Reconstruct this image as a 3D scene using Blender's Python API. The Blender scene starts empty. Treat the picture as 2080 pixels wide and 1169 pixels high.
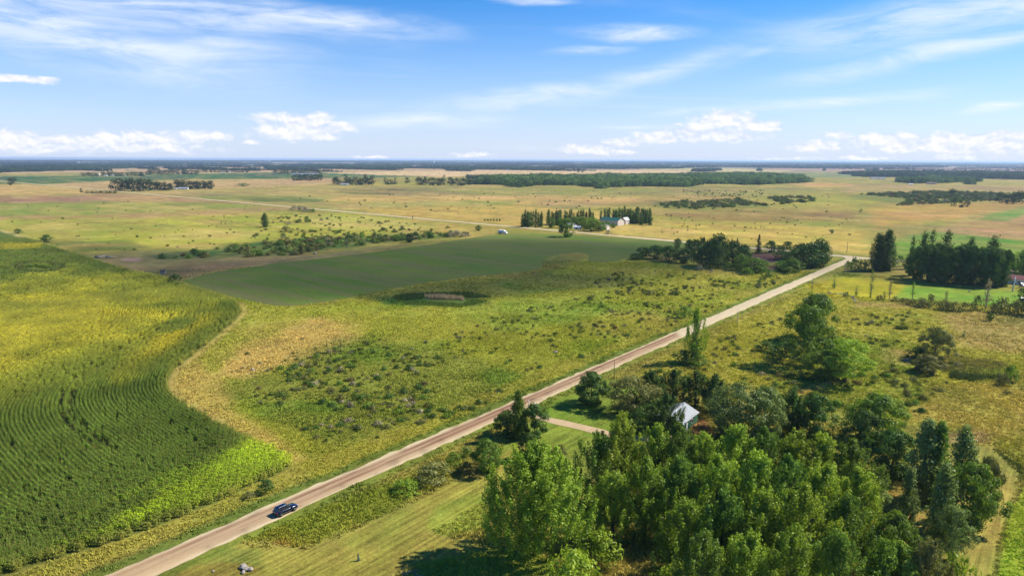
import bpy, bmesh, math, random
import numpy as np
from mathutils import Vector, Matrix

# ------------------------------------------------------------------ camera, sky, sun, exposure
SC = bpy.context.scene
COL = SC.collection
H = 70.0                    # drone height in metres
FPX = 1360.0                # focal length, in pixels of the 2080 px wide photograph
HZ = 324.0
PITCH = math.atan((584.5 - HZ) / FPX)
ROLL = 0.0040
SUN_AZ, SUN_EL = math.radians(76), math.radians(44)

cam_d = bpy.data.cameras.new('camera')
cam_d.sensor_width = 36.0
cam_d.lens = 36.0 * FPX / 2080.0
cam_d.clip_start = 0.5
cam_d.clip_end = 120000.0
cam = bpy.data.objects.new('camera', cam_d)
COL.objects.link(cam)
cam.matrix_world = (Matrix.Translation((0, 0, H)) @ Matrix.Rotation(math.pi / 2 - PITCH, 4, 'X')
                    @ Matrix.Rotation(ROLL, 4, 'Z'))
SC.camera = cam

sun_d = bpy.data.lights.new('sun', 'SUN')
sun_d.energy = 4.6
sun_d.angle = math.radians(0.53)
sun_d.color = (1.0, 0.93, 0.80)
sun = bpy.data.objects.new('sun', sun_d)
COL.objects.link(sun)
SUN_DIR = Vector((math.sin(SUN_AZ) * math.cos(SUN_EL), math.cos(SUN_AZ) * math.cos(SUN_EL), math.sin(SUN_EL)))
sun.rotation_euler = SUN_DIR.to_track_quat('Z', 'Y').to_euler()

SC.view_settings.view_transform = 'Standard'
SC.view_settings.look = 'None'
SC.view_settings.exposure = 0.98
SC.view_settings.gamma = 1.0
SC.view_settings.use_curve_mapping = False
SC.cycles.max_bounces = 5
SC.cycles.diffuse_bounces = 3
SC.cycles.glossy_bounces = 2
SC.cycles.transmission_bounces = 3
SC.cycles.volume_bounces = 1
SC.cycles.transparent_max_bounces = 6

# pixel helpers (all given in pixels of the 2080 x 1169 photograph, used to measure places on the ground)
CP, SP = math.cos(PITCH), math.sin(PITCH)
CR, SR = math.cos(ROLL), math.sin(ROLL)


def ray(px, py):
    vx = np.asarray(px, float) - 1040.0
    vy = -(np.asarray(py, float) - 584.5)
    x = vx * CR - vy * SR
    y = vx * SR + vy * CR
    return x, y * SP + FPX * CP, y * CP - FPX * SP


def G(px, py, z=0.0):
    """point of the ground seen at a pixel"""
    dx, dy, dz = ray(px, py)
    t = (z - H) / dz
    return dx * t, dy * t


def G3(px, py, z=0.0):
    x, y = G(px, py, z)
    return Vector((float(x), float(y), z))


def P(x, y, z=0.0):
    """pixel at which a world point is seen"""
    x = np.asarray(x, float); y = np.asarray(y, float); zz = z - H
    fwd = y * CP - zz * SP
    up = y * SP + zz * CP
    fwd = np.maximum(fwd, 1e-3)
    a, b = x / fwd * FPX, up / fwd * FPX
    vx = a * CR + b * SR
    vy = -a * SR + b * CR
    return vx + 1040.0, 584.5 - vy


def depth(x, y, z=0.0):
    return y * CP - (z - H) * SP


def az_el(px, py):
    dx, dy, dz = ray(px, py)
    return math.atan2(dx, dy), math.atan2(dz, math.hypot(dx, dy))


# ---- node helper
class NT:
    def __init__(s, tree):
        s.t = tree; s.n = tree.nodes; s.l = tree.links

    def node(s, typ, **kw):
        nd = s.n.new(typ)
        for k, v in kw.items():
            setattr(nd, k, v)
        return nd

    def put(s, sock, v):
        if v is None:
            return
        if isinstance(v, bpy.types.NodeSocket):
            s.l.new(v, sock)
        elif isinstance(v, (tuple, list)) and len(v) == 3 and sock.type == 'RGBA':
            sock.default_value = (*v, 1)
        else:
            sock.default_value = v

    def math(s, op, a, b=None, c=None, clamp=False):
        nd = s.node('ShaderNodeMath', operation=op, use_clamp=clamp)
        s.put(nd.inputs[0], a); s.put(nd.inputs[1], b); s.put(nd.inputs[2], c)
        return nd.outputs[0]

    def vmath(s, op, a, b=None, out=0):
        nd = s.node('ShaderNodeVectorMath', operation=op)
        s.put(nd.inputs[0], a); s.put(nd.inputs[1], b)
        return nd.outputs[out]

    def ss(s, v, a, b, c=0.0, d=1.0):
        nd = s.node('ShaderNodeMapRange', interpolation_type='SMOOTHSTEP')
        s.put(nd.inputs[0], v)
        nd.inputs[1].default_value = a; nd.inputs[2].default_value = b
        nd.inputs[3].default_value = c; nd.inputs[4].default_value = d
        return nd.outputs[0]

    def lin(s, v, a, b, c=0.0, d=1.0):
        nd = s.node('ShaderNodeMapRange')
        s.put(nd.inputs[0], v)
        nd.inputs[1].default_value = a; nd.inputs[2].default_value = b
        nd.inputs[3].default_value = c; nd.inputs[4].default_value = d
        return nd.outputs[0]

    def noise(s, vec, scale, detail=4.0, rough=0.55, dist=0.0, out=0):
        nd = s.node('ShaderNodeTexNoise')
        s.put(nd.inputs['Vector'], vec)
        nd.inputs['Scale'].default_value = scale
        nd.inputs['Detail'].default_value = detail
        nd.inputs['Roughness'].default_value = rough
        nd.inputs['Distortion'].default_value = dist
        return nd.outputs[out]

    def mix(s, f, a, b, blend='MIX'):
        nd = s.node('ShaderNodeMix', data_type='RGBA', blend_type=blend)
        s.put(nd.inputs[0], f); s.put(nd.inputs[6], a); s.put(nd.inputs[7], b)
        return nd.outputs[2]

    def mapping(s, vec, loc=(0, 0, 0), rot=(0, 0, 0), sc=(1, 1, 1)):
        nd = s.node('ShaderNodeMapping')
        s.put(nd.inputs[0], vec)
        nd.inputs[1].default_value = loc; nd.inputs[2].default_value = rot; nd.inputs[3].default_value = sc
        return nd.outputs[0]


# ---- the sky: Nishita with cirrus streaks and a low row of cumulus
world = bpy.data.worlds.new('World')
SC.world = world
world.use_nodes = True
world.node_tree.nodes.clear()
W = NT(world.node_tree)
sky = W.node('ShaderNodeTexSky', sky_type='NISHITA', sun_disc=False)
sky.sun_elevation = SUN_EL
sky.sun_rotation = SUN_AZ
sky.altitude = 300
sky.air_density = 1.0
sky.dust_density = 0.1
sky.ozone_density = 4.5
tc = W.node('ShaderNodeTexCoord')
dirv = W.vmath('NORMALIZE', tc.outputs['Generated'])
sep = W.node('ShaderNodeSeparateXYZ'); W.l.new(dirv, sep.inputs[0])
az = W.math('ARCTAN2', sep.outputs[0], sep.outputs[1])
el = W.math('ARCSINE', sep.outputs[2])
cmb = W.node('ShaderNodeCombineXYZ'); W.l.new(az, cmb.inputs[0]); W.l.new(el, cmb.inputs[1])
V = cmb.outputs[0]


def cloud_mask(items, vec):
    acc = None
    for (px, py, rx, ry, tilt, wt) in items:
        a, e = az_el(px, py)
        q = W.vmath('SUBTRACT', vec, (a, e, 0))
        if tilt:
            rn = W.node('ShaderNodeVectorRotate', rotation_type='Z_AXIS')
            W.put(rn.inputs['Vector'], q); rn.inputs['Angle'].default_value = -tilt
            q = rn.outputs[0]
        q = W.vmath('MULTIPLY', q, (FPX / rx, FPX / ry, 0))
        d = W.vmath('LENGTH', q, out=1)
        v = W.lin(d, 0.0, 1.6, wt, 0.0)
        acc = v if acc is None else W.math('MAXIMUM', acc, v)
    return acc


# cirrus
wv = W.noise(W.mapping(V, sc=(2.2, 5, 1)), 2.0, 5, 0.5, out=1)
Vw = W.vmath('ADD', V, W.vmath('MULTIPLY', W.vmath('SUBTRACT', wv, (0.5, 0.5, 0.5)), (0.10, 0.03, 0)))
CIR = [(150, 60, 330, 75, -0.16, 1.1), (330, 20, 380, 40, -0.05, 1.05), (650, 38, 230, 26, -0.06, 1.2),
       (300, 108, 250, 30, 0.03, 1.05), (450, 92, 160, 20, -0.04, 0.9), (20, 30, 200, 40, -0.1, 0.9),
       (430, 163, 90, 12, 0, 0.6),
       (1085, 198, 220, 22, 0.10, 1.0), (1330, 150, 240, 26, 0.26, 0.8), (1560, 95, 200, 20, 0.30, 0.6),
       (1275, 66, 110, 15, -0.04, 1.25), (1205, 100, 70, 10, 0.03, 1.0), (1070, 2, 80, 9, 0, 1.2),
       (1950, 30, 360, 44, 0.06, 1.0), (1900, 108, 270, 20, 0.15, 0.95), (1680, 207, 190, 11, 0.06, 1.0),
       (1420, 226, 110, 8, 0.02, 0.7), (870, 246, 170, 17, 0.05, 0.9), (2015, 212, 50, 8, 0.1, 1.1),
       (1280, 254, 90, 6, 0, 0.7), (760, 215, 130, 14, 0, 0.35), (1700, 60, 140, 30, 0.2, 0.5)]
m = cloud_mask(CIR, Vw)
fib = W.noise(W.mapping(Vw, rot=(0, 0, -0.10), sc=(3.0, 17, 1)), 2.6, 9, 0.62, 0.6)
fib2 = W.noise(W.mapping(Vw, rot=(0, 0, 0.2), sc=(2, 7, 1)), 6, 5, 0.6, 1.0)
f = W.math('ADD', W.math('MULTIPLY', fib, 0.75), W.math('MULTIPLY', fib2, 0.25))
f = W.ss(f, 0.30, 0.66)
cir = W.math('MULTIPLY', W.ss(m, 0.12, 1.15), W.math('MULTIPLY_ADD', f, 0.85, 0.15))
# thin veil everywhere, so that the sky goes on past the frame
dv = W.node('ShaderNodeCombineXYZ')
zc = W.math('ADD', W.math('MAXIMUM', sep.outputs[2], 0.0), 0.15)
W.l.new(W.math('DIVIDE', sep.outputs[0], zc), dv.inputs[0]); W.l.new(W.math('DIVIDE', sep.outputs[1], zc), dv.inputs[1])
veil = W.noise(W.mapping(dv.outputs[0], rot=(0, 0, 0.5), sc=(0.5, 1.6, 1)), 1.0, 8, 0.6, 0.7)
veil = W.math('MULTIPLY', W.ss(veil, 0.50, 0.85), 0.26)
cir = W.math('MINIMUM', W.math('ADD', W.math('MULTIPLY', cir, 0.92), veil), 0.90)
# cumulus (px, py, rx, ry)
CUM = [(610, 268, 95, 20, 0, 1), (620, 250, 62, 22, 0, 1), (690, 258, 34, 12, 0, 1), (548, 239, 52, 11, 0, .95), (575, 266, 45, 12, 0, 1),
       (20, 284, 70, 17, 0, 1), (115, 282, 38, 14, 0, 1), (205, 286, 58, 16, 0, 1), (290, 280, 50, 15, 0, 1), (395, 279, 70, 14, 0, 1),
       (80, 300, 150, 14, 0, .8), (300, 300, 160, 12, 0, .8),
       (1475, 246, 68, 22, 0, 1), (1540, 256, 50, 13, 0, 1), (1420, 262, 70, 16, 0, 1), (1340, 276, 60, 13, 0, 1), (1275, 289, 55, 12, 0, 1),
       (1190, 302, 60, 11, 0, 1), (1460, 275, 100, 13, 0, .95), (1375, 252, 14, 5, 0, .9), (1240, 310, 60, 8, 0, .85),
       (1650, 298, 55, 12, 0, 1), (1700, 276, 30, 9, 0, .9), (1770, 284, 60, 14, 0, 1), (1830, 284, 50, 17, 0, 1), (1925, 287, 75, 18, 0, 1),
       (2060, 276, 50, 11, 0, 1), (1880, 300, 140, 13, 0, .9), (2050, 300, 60, 12, 0, .85), (42, 161, 60, 8, 0, .95),
       (955, 313, 50, 7, 0, .9), (750, 320, 50, 5, 0, .8), (1600, 322, 80, 5, 0, .8), (1770, 321, 60, 7, 0, .9), (1930, 318, 80, 7, 0, .8),
       (510, 290, 26, 5, 0, .8), (2180, 290, 90, 16, 0, 1), (2330, 285, 120, 20, 0, 1), (-120, 285, 120, 17, 0, 1), (-300, 280, 120, 20, 0, 1)]
cw = W.noise(W.mapping(V, sc=(1, 1.5, 1)), 34, 3, 0.55, out=1)
Vc = W.vmath('ADD', V, W.vmath('MULTIPLY', W.vmath('SUBTRACT', cw, (0.5, 0.5, 0.5)), (0.016, 0.009, 0)))
cm = cloud_mask(CUM, Vc)
puf = W.noise(W.mapping(Vc, sc=(1, 1.45, 1)), 40, 8, 0.55)
pufb = W.noise(W.mapping(W.vmath('ADD', Vc, (-0.0028, -0.0040, 0)), sc=(1, 1.45, 1)), 40, 8, 0.55)
dens = W.math('ADD', cm, W.math('MULTIPLY', W.math('SUBTRACT', puf, 0.5), 0.95))
cum_a = W.ss(dens, 0.32, 0.66)
lit = W.lin(W.math('SUBTRACT', puf, pufb), -0.12, 0.10)
core = W.ss(dens, 0.40, 0.95)
cum_c = W.mix(W.math('MULTIPLY', W.math('ADD', W.math('MULTIPLY', lit, 0.75), W.math('MULTIPLY', core, 0.35), clamp=True), 1.0),
              (0.54, 0.62, 0.79), (0.84, 0.83, 0.84))
SKY_K = 0.125
skc = W.node('ShaderNodeHueSaturation'); skc.inputs['Saturation'].default_value = 1.42
W.l.new(sky.outputs[0], skc.inputs['Color'])
base = W.vmath('SCALE', W.vmath('MULTIPLY', skc.outputs[0], (0.98, 0.90, 1.02))); base.node.inputs['Scale'].default_value = SKY_K
# pale band of moist air low over the horizon
low = W.math('POWER', W.math('SUBTRACT', 1.0, W.lin(el, 0.0, 0.26), clamp=True), 1.5)
base = W.mix(W.math('MULTIPLY', low, 0.80), base, (0.47, 0.585, 0.82))
c1 = W.mix(cir, base, (0.76, 0.81, 0.91))
c2 = W.mix(W.math('MULTIPLY', cum_a, 0.92), c1, cum_c)
up = W.math('GREATER_THAN', el, -0.02)
bg = W.node('ShaderNodeBackground'); W.l.new(c2, bg.inputs[0]); bg.inputs[1].default_value = 0.64
wo = W.node('ShaderNodeOutputWorld'); W.l.new(bg.outputs[0], wo.inputs[0])

# ------------------------------------------------------------------ helpers
ALB = 0.50


def A(r, g, b, k=ALB):
    """base colour from the tone a sunlit surface shows"""
    o = []
    for c in (r, g, b):
        c = c / 255.0
        o.append((c / 12.92 if c <= 0.04045 else ((c + 0.055) / 1.055) ** 2.4) * k)
    return tuple(o)


def hash2(ix, iy, seed):
    n = (ix.astype(np.int64) * 374761393 + iy.astype(np.int64) * 668265263 + seed * 974634777) & 0x7fffffff
    n = ((n ^ (n >> 13)) * 1274126177) & 0x7fffffff
    n = n ^ (n >> 16)
    return (n & 0xffff) / 65535.0


def vnoise(x, y, seed=0):
    ix = np.floor(x); iy = np.floor(y)
    fx = x - ix; fy = y - iy
    fx = fx * fx * (3 - 2 * fx); fy = fy * fy * (3 - 2 * fy)
    a = hash2(ix, iy, seed); b = hash2(ix + 1, iy, seed)
    c = hash2(ix, iy + 1, seed); d = hash2(ix + 1, iy + 1, seed)
    return (a * (1 - fx) + b * fx) * (1 - fy) + (c * (1 - fx) + d * fx) * fy


def fbm(x, y, scale, seed=0, octv=4):
    v = 0; amp = 0.5; tot = 0
    for o in range(octv):
        v = v + amp * vnoise(x / scale * 2 ** o + 17.3 * o, y / scale * 2 ** o - 9.1 * o, seed + o)
        tot += amp; amp *= 0.55
    return v / tot


def sst(v, a, b):
    t = np.clip((v - a) / (b - a), 0, 1)
    return t * t * (3 - 2 * t)


def poly_sd(x, y, poly):
    """signed distance to a polygon (positive inside)"""
    pts = np.array(poly, float)
    d = np.full(x.shape, 1e18); ins = np.zeros(x.shape, bool)
    n = len(pts)
    for i in range(n):
        ax, ay = pts[i]; bx, by = pts[(i + 1) % n]
        ex, ey = bx - ax, by - ay
        t = np.clip(((x - ax) * ex + (y - ay) * ey) / (ex * ex + ey * ey + 1e-12), 0, 1)
        d = np.minimum(d, (x - ax - t * ex) ** 2 + (y - ay - t * ey) ** 2)
        c = ((ay > y) != (by > y)) & (x < (bx - ax) * (y - ay) / (by - ay + 1e-12) + ax)
        ins ^= c
    d = np.sqrt(d)
    return np.where(ins, d, -d)


def line_d(x, y, pts):
    """distance to a polyline, and the nearest direction"""
    d = np.full(x.shape, 1e18); tx = np.zeros(x.shape); ty = np.ones(x.shape)
    for i in range(len(pts) - 1):
        ax, ay = pts[i]; bx, by = pts[i + 1]
        ex, ey = bx - ax, by - ay
        L = math.hypot(ex, ey)
        t = np.clip(((x - ax) * ex + (y - ay) * ey) / (L * L + 1e-12), 0, 1)
        q = (x - ax - t * ex) ** 2 + (y - ay - t * ey) ** 2
        m = q < d
        d = np.where(m, q, d); tx = np.where(m, ex / L, tx); ty = np.where(m, ey / L, ty)
    return np.sqrt(d), tx, ty


def smooth_line(pts, it=3):
    pts = [tuple(p) for p in pts]
    for _ in range(it):
        q = [pts[0]]
        for a, b in zip(pts[:-1], pts[1:]):
            q.append((a[0] * .75 + b[0] * .25, a[1] * .75 + b[1] * .25))
            q.append((a[0] * .25 + b[0] * .75, a[1] * .25 + b[1] * .75))
        q.append(pts[-1]); pts = q
    return pts


def Gl(pts):
    return [tuple(float(c) for c in G(x, y)) for x, y in pts]


def mesh_np(name, verts, faces, mat=None, colors=None, smooth=False):
    """mesh from numpy arrays; faces (N,3) or (N,4)"""
    me = bpy.data.meshes.new(name)
    verts = np.asarray(verts, np.float32); faces = np.asarray(faces, np.int32)
    n, k = faces.shape
    me.vertices.add(len(verts)); me.vertices.foreach_set('co', verts.ravel())
    me.loops.add(n * k); me.loops.foreach_set('vertex_index', faces.ravel())
    me.polygons.add(n); me.polygons.foreach_set('loop_start', np.arange(0, n * k, k, dtype=np.int32))
    if colors is not None:
        for an, arr in colors.items():
            arr = np.asarray(arr, np.float32)
            if arr.ndim == 1:
                at = me.attributes.new(an, 'FLOAT', 'POINT'); at.data.foreach_set('value', arr)
            else:
                at = me.attributes.new(an, 'FLOAT_COLOR', 'POINT')
                at.data.foreach_set('color', np.concatenate([arr, np.ones((len(arr), 1), np.float32)], 1).ravel())
    me.update(calc_edges=True)
    if smooth:
        me.polygons.foreach_set('use_smooth', np.ones(n, bool))
    if mat is not None:
        for mm in (mat if isinstance(mat, (list, tuple)) else [mat]):
            me.materials.append(mm)
    return me


def obj(name, me, parent=None, kind=None):
    o = bpy.data.objects.new(name, me); COL.objects.link(o)
    if parent is not None:
        o.parent = parent
    if kind:
        o['kind'] = kind
    return o


def tag(o, label, cat, group=None, kind=None):
    if label: o['label'] = label
    if cat: o['category'] = cat
    if group: o['group'] = group
    if kind: o['kind'] = kind
    return o


def empty(name, loc, rz=0.0, label=None, cat=None, group=None):
    o = bpy.data.objects.new(name, None); COL.objects.link(o)
    o.empty_display_size = 0.5
    o.location = loc; o.rotation_euler = (0, 0, rz)
    tag(o, label, cat, group)
    return o


class MB:
    """collects faces of boxes, tubes and prisms for one mesh"""
    def __init__(s): s.v = []; s.f = []

    def add(s, vs, fs):
        b = len(s.v); s.v += [tuple(p) for p in vs]; s.f += [tuple(b + i for i in f) for f in fs]; return s

    def box(s, c, d, rz=0.0, taper=1.0):
        x, y, z = d[0] / 2, d[1] / 2, d[2] / 2
        ca, sa = math.cos(rz), math.sin(rz)
        vs = []
        for k, zz in ((1.0, -z), (taper, z)):
            for sx, sy in ((-1, -1), (1, -1), (1, 1), (-1, 1)):
                a, b = sx * x * k, sy * y * k
                vs.append((c[0] + a * ca - b * sa, c[1] + a * sa + b * ca, c[2] + zz))
        return s.add(vs, [(3, 2, 1, 0), (4, 5, 6, 7), (0, 1, 5, 4), (1, 2, 6, 5), (2, 3, 7, 6), (3, 0, 4, 7)])

    def tube(s, pts, rad, n=6):
        pts = [Vector(p) for p in pts]
        if not isinstance(rad, (list, tuple)): rad = [rad] * len(pts)
        vs = []
        for i, p in enumerate(pts):
            d = (pts[min(i + 1, len(pts) - 1)] - pts[max(i - 1, 0)]).normalized()
            u = d.cross(Vector((0.31, 0.95, 0.02))).normalized(); w = d.cross(u)
            for k in range(n):
                a = 2 * math.pi * k / n
                vs.append(p + u * math.cos(a) * rad[i] + w * math.sin(a) * rad[i])
        fs = []
        for i in range(len(pts) - 1):
            for k in range(n):
                a = i * n + k; b = i * n + (k + 1) % n
                fs.append((a, b, b + n, a + n))
        fs.append(tuple(range(n - 1, -1, -1))); fs.append(tuple((len(pts) - 1) * n + k for k in range(n)))
        return s.add(vs, fs)

    def prism(s, prof, x0, x1, axis='x'):
        """extrude a (y,z) profile from x0 to x1"""
        n = len(prof)
        vs = [(x0, a, b) for a, b in prof] + [(x1, a, b) for a, b in prof]
        if axis == 'y':
            vs = [(v[1], v[0], v[2]) for v in vs]
        fs = [tuple(range(n)), tuple(range(2 * n - 1, n - 1, -1))]
        fs += [(i, i + n, (i + 1) % n + n, (i + 1) % n) for i in range(n)]
        return s.add(vs, fs)

    def mesh(s, name, mat, smooth=False):
        me = bpy.data.meshes.new(name); me.from_pydata(s.v, [], s.f); me.update()
        bm = bmesh.new(); bm.from_mesh(me); bmesh.ops.recalc_face_normals(bm, faces=bm.faces); bm.to_mesh(me); bm.free()
        if smooth:
            for p in me.polygons: p.use_smooth = True
        for mm in (mat if isinstance(mat, (list, tuple)) else [mat]): me.materials.append(mm)
        return me

    def build(s, name, mat, parent=None, smooth=False, kind=None):
        return obj(name, s.mesh(name, mat, smooth), parent, kind)


# ---- materials
def new_mat(name):
    m = bpy.data.materials.new(name); m.use_nodes = True; m.node_tree.nodes.clear()
    t = NT(m.node_tree)
    out = t.node('ShaderNodeOutputMaterial')
    return m, t, out


def principled(t, out, col, rough=0.8, metal=0.0, spec=0.3, bump=None, bstr=0.3, bdist=0.05):
    p = t.node('ShaderNodeBsdfPrincipled')
    t.put(p.inputs['Base Color'], col); t.put(p.inputs['Roughness'], rough)
    p.inputs['Metallic'].default_value = metal
    p.inputs['Specular IOR Level'].default_value = spec
    if bump is not None:
        b = t.node('ShaderNodeBump'); b.inputs['Strength'].default_value = bstr; b.inputs['Distance'].default_value = bdist
        t.put(b.inputs['Height'], bump); t.l.new(b.outputs[0], p.inputs['Normal'])
    t.l.new(p.outputs[0], out.inputs[0])
    return p


_simple = {}


def paint_mat(name, col, rough=0.6, metal=0.0, var=0.18, scale=1.5, spec=0.3):
    if name in _simple: return _simple[name]
    m, t, out = new_mat(name)
    g = t.node('ShaderNodeNewGeometry')
    n = t.noise(g.outputs['Position'], scale, 5, 0.6)
    n2 = t.noise(t.mapping(g.outputs['Position'], sc=(1, 1, 0.15)), scale * 3, 3, 0.6)
    k = t.math('ADD', t.lin(n, 0.3, 0.7, 1 - var, 1 + var * .5), t.lin(n2, 0.3, 0.7, -var * .4, var * .4))
    c = t.vmath('SCALE', tuple(col)); t.put(c.node.inputs['Scale'], k)
    principled(t, out, c, rough, metal, spec)
    _simple[name] = m
    return m


def leaf_mat(name, dark, light, trans=0.36):
    dark = tuple(c * k for c, k in zip(dark, (1.95, 1.68, 1.7))); light = tuple(c * k for c, k in zip(light, (2.3, 1.98, 2.1)))
    m, t, out = new_mat(name)
    g = t.node('ShaderNodeNewGeometry'); oi = t.node('ShaderNodeObjectInfo')
    n = t.noise(g.outputs['Position'], 0.55, 4, 0.65)
    n2 = t.noise(g.outputs['Position'], 3.0, 2, 0.6)
    f = t.lin(t.math('ADD', t.math('MULTIPLY', n, 0.6), t.math('MULTIPLY', n2, 0.4)), 0.34, 0.66)
    c = t.mix(f, dark, light)
    hs = t.node('ShaderNodeHueSaturation')
    t.put(hs.inputs['Color'], c)
    t.put(hs.inputs['Hue'], t.lin(oi.outputs['Random'], 0, 1, 0.487, 0.512))
    t.put(hs.inputs['Value'], t.lin(t.math('FRACT', t.math('MULTIPLY', oi.outputs['Random'], 7.31)), 0, 1, 0.82, 1.18))
    d = t.node('ShaderNodeBsdfDiffuse'); t.put(d.inputs[0], hs.outputs[0])
    tr = t.node('ShaderNodeBsdfTranslucent')
    t.put(tr.inputs[0], t.vmath('MULTIPLY', hs.outputs[0], (1.25, 1.3, 0.6)))
    gl = t.node('ShaderNodeBsdfGlossy'); gl.inputs['Roughness'].default_value = 0.45
    t.put(gl.inputs[0], (0.6, 0.6, 0.55))
    mx = t.node('ShaderNodeMixShader'); mx.inputs[0].default_value = trans
    t.l.new(d.outputs[0], mx.inputs[1]); t.l.new(tr.outputs[0], mx.inputs[2])
    m2 = t.node('ShaderNodeMixShader'); m2.inputs[0].default_value = 0.02
    t.l.new(mx.outputs[0], m2.inputs[1]); t.l.new(gl.outputs[0], m2.inputs[2])
    t.l.new(m2.outputs[0], out.inputs[0])
    return m


def tint_mat(name, trans=0.25, var=0.3, scale=0.8, mul=1.0):
    """for instanced ground cover: colour comes with each clump"""
    m, t, out = new_mat(name)
    at = t.node('ShaderNodeAttribute', attribute_type='INSTANCER', attribute_name='tint')
    g = t.node('ShaderNodeNewGeometry')
    n = t.noise(g.outputs['Position'], scale, 3, 0.65)
    c = t.vmath('SCALE', at.outputs['Color']); t.put(c.node.inputs['Scale'], t.lin(n, 0.3, 0.7, mul * (1 - var), mul * (1 + var)))
    d = t.node('ShaderNodeBsdfDiffuse'); t.put(d.inputs[0], c)
    tr = t.node('ShaderNodeBsdfTranslucent'); t.put(tr.inputs[0], c)
    mx = t.node('ShaderNodeMixShader'); mx.inputs[0].default_value = trans
    t.l.new(d.outputs[0], mx.inputs[1]); t.l.new(tr.outputs[0], mx.inputs[2])
    t.l.new(mx.outputs[0], out.inputs[0])
    return m


# ---- scattering by geometry nodes (only for what nobody could count)
def scatter(name, label, cat, pts, rotz, scale, tint, protos, idx):
    n = len(pts)
    me = bpy.data.meshes.new(name)
    me.vertices.add(n); me.vertices.foreach_set('co', np.asarray(pts, np.float32).ravel())
    a = me.attributes.new('rot', 'FLOAT_VECTOR', 'POINT')
    r = np.zeros((n, 3), np.float32); r[:, 2] = rotz; a.data.foreach_set('vector', r.ravel())
    a = me.attributes.new('scl', 'FLOAT_VECTOR', 'POINT')
    s = np.asarray(scale, np.float32)
    if s.ndim == 1: s = np.repeat(s[:, None], 3, 1)
    a.data.foreach_set('vector', s.ravel())
    a = me.attributes.new('pick', 'INT', 'POINT'); a.data.foreach_set('value', np.asarray(idx, np.int32))
    a = me.attributes.new('tint', 'FLOAT_COLOR', 'POINT')
    a.data.foreach_set('color', np.concatenate([np.asarray(tint, np.float32), np.ones((n, 1), np.float32)], 1).ravel())
    o = obj(name, me)
    tag(o, label, cat, None, 'stuff')
    pc = bpy.data.collections.new('kinds_of_' + name)
    for i, (pm, pn) in enumerate(protos):
        po = bpy.data.objects.new('%s_kind_%02d' % (name, i), pm); pc.objects.link(po)
    ng = bpy.data.node_groups.new('scatter_' + name, 'GeometryNodeTree')
    ng.interface.new_socket('Geometry', in_out='INPUT', socket_type='NodeSocketGeometry')
    ng.interface.new_socket('Geometry', in_out='OUTPUT', socket_type='NodeSocketGeometry')
    N, L = ng.nodes, ng.links
    gi = N.new('NodeGroupInput'); go = N.new('NodeGroupOutput')
    ci = N.new('GeometryNodeCollectionInfo'); ci.inputs[0].default_value = pc
    ci.inputs['Separate Children'].default_value = True; ci.inputs['Reset Children'].default_value = True
    ip = N.new('GeometryNodeInstanceOnPoints'); ip.inputs['Pick Instance'].default_value = True
    L.new(gi.outputs[0], ip.inputs['Points']); L.new(ci.outputs[0], ip.inputs['Instance'])
    for an, ty, sk in (('rot', 'FLOAT_VECTOR', 'Rotation'), ('scl', 'FLOAT_VECTOR', 'Scale'), ('pick', 'INT', 'Instance Index')):
        na = N.new('GeometryNodeInputNamedAttribute'); na.data_type = ty; na.inputs[0].default_value = an
        L.new(na.outputs[0], ip.inputs[sk])
    L.new(ip.outputs[0], go.inputs[0])
    md = o.modifiers.new('scatter', 'NODES'); md.node_group = ng
    return o

# ------------------------------------------------------------------ lines of the place (measured as pixels, kept as ground points)
ROAD_L = Gl([(31, 1245), (211, 1169), (400, 1087), (700, 961), (887, 881), (1060, 806), (1190, 750), (1340, 687), (1496, 621), (1650, 559), (1712, 533)])
ROAD_R = Gl([(140, 1245), (294, 1169), (400, 1122), (700, 1004), (887, 907), (1060, 834), (1190, 777), (1340, 704), (1496, 634), (1650, 570), (1734, 533)])
# straight main road: best line through both edges
_m = np.array([((a[0] + b[0]) / 2, (a[1] + b[1]) / 2) for a, b in zip(ROAD_L, ROAD_R)])
_c = _m[1:9].mean(0); _u, _s, _vt = np.linalg.svd(_m[1:9] - _c)
RD = _vt[0] if _vt[0][1] > 0 else -_vt[0]           # direction of the main road
RN = np.array([-RD[1], RD[0]])                       # to its left
RC = _c
ROAD_HW = float(np.mean([np.dot(np.array(a) - np.array(b), RN) for a, b in zip(ROAD_L[1:9], ROAD_R[1:9])])) / 2
CROSS_PX = [(0, 368), (158, 382), (236, 388), (404, 404), (589, 418), (700, 429), (791, 439), (973, 457), (1131, 470), (1161, 473), (1350, 487.5), (1431, 495), (1694, 516), (1761, 523), (1840, 529)]
_x = np.array(Gl(CROSS_PX))
_c2 = _x[4:].mean(0); _u, _s, _vt = np.linalg.svd(_x[4:] - _c2)
XD = _vt[0] if _vt[0][0] > 0 else -_vt[0]           # direction of the cross road (towards the right)
XN = np.array([-XD[1], XD[0]])
XC = _c2
# crossing point
_t = np.linalg.solve(np.array([[RD[0], -XD[0]], [RD[1], -XD[1]]]), XC - RC)
CROSSING = RC + RD * _t[0]
print('road half width', ROAD_HW, 'angle between', math.degrees(math.acos(abs(float(RD @ XD)))), 'crossing', CROSSING)


def road_uv(x, y):
    return (x - RC[0]) * RD[0] + (y - RC[1]) * RD[1], (x - RC[0]) * RN[0] + (y - RC[1]) * RN[1]


def cross_uv(x, y):
    return (x - XC[0]) * XD[0] + (y - XC[1]) * XD[1], (x - XC[0]) * XN[0] + (y - XC[1]) * XN[1]


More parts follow.
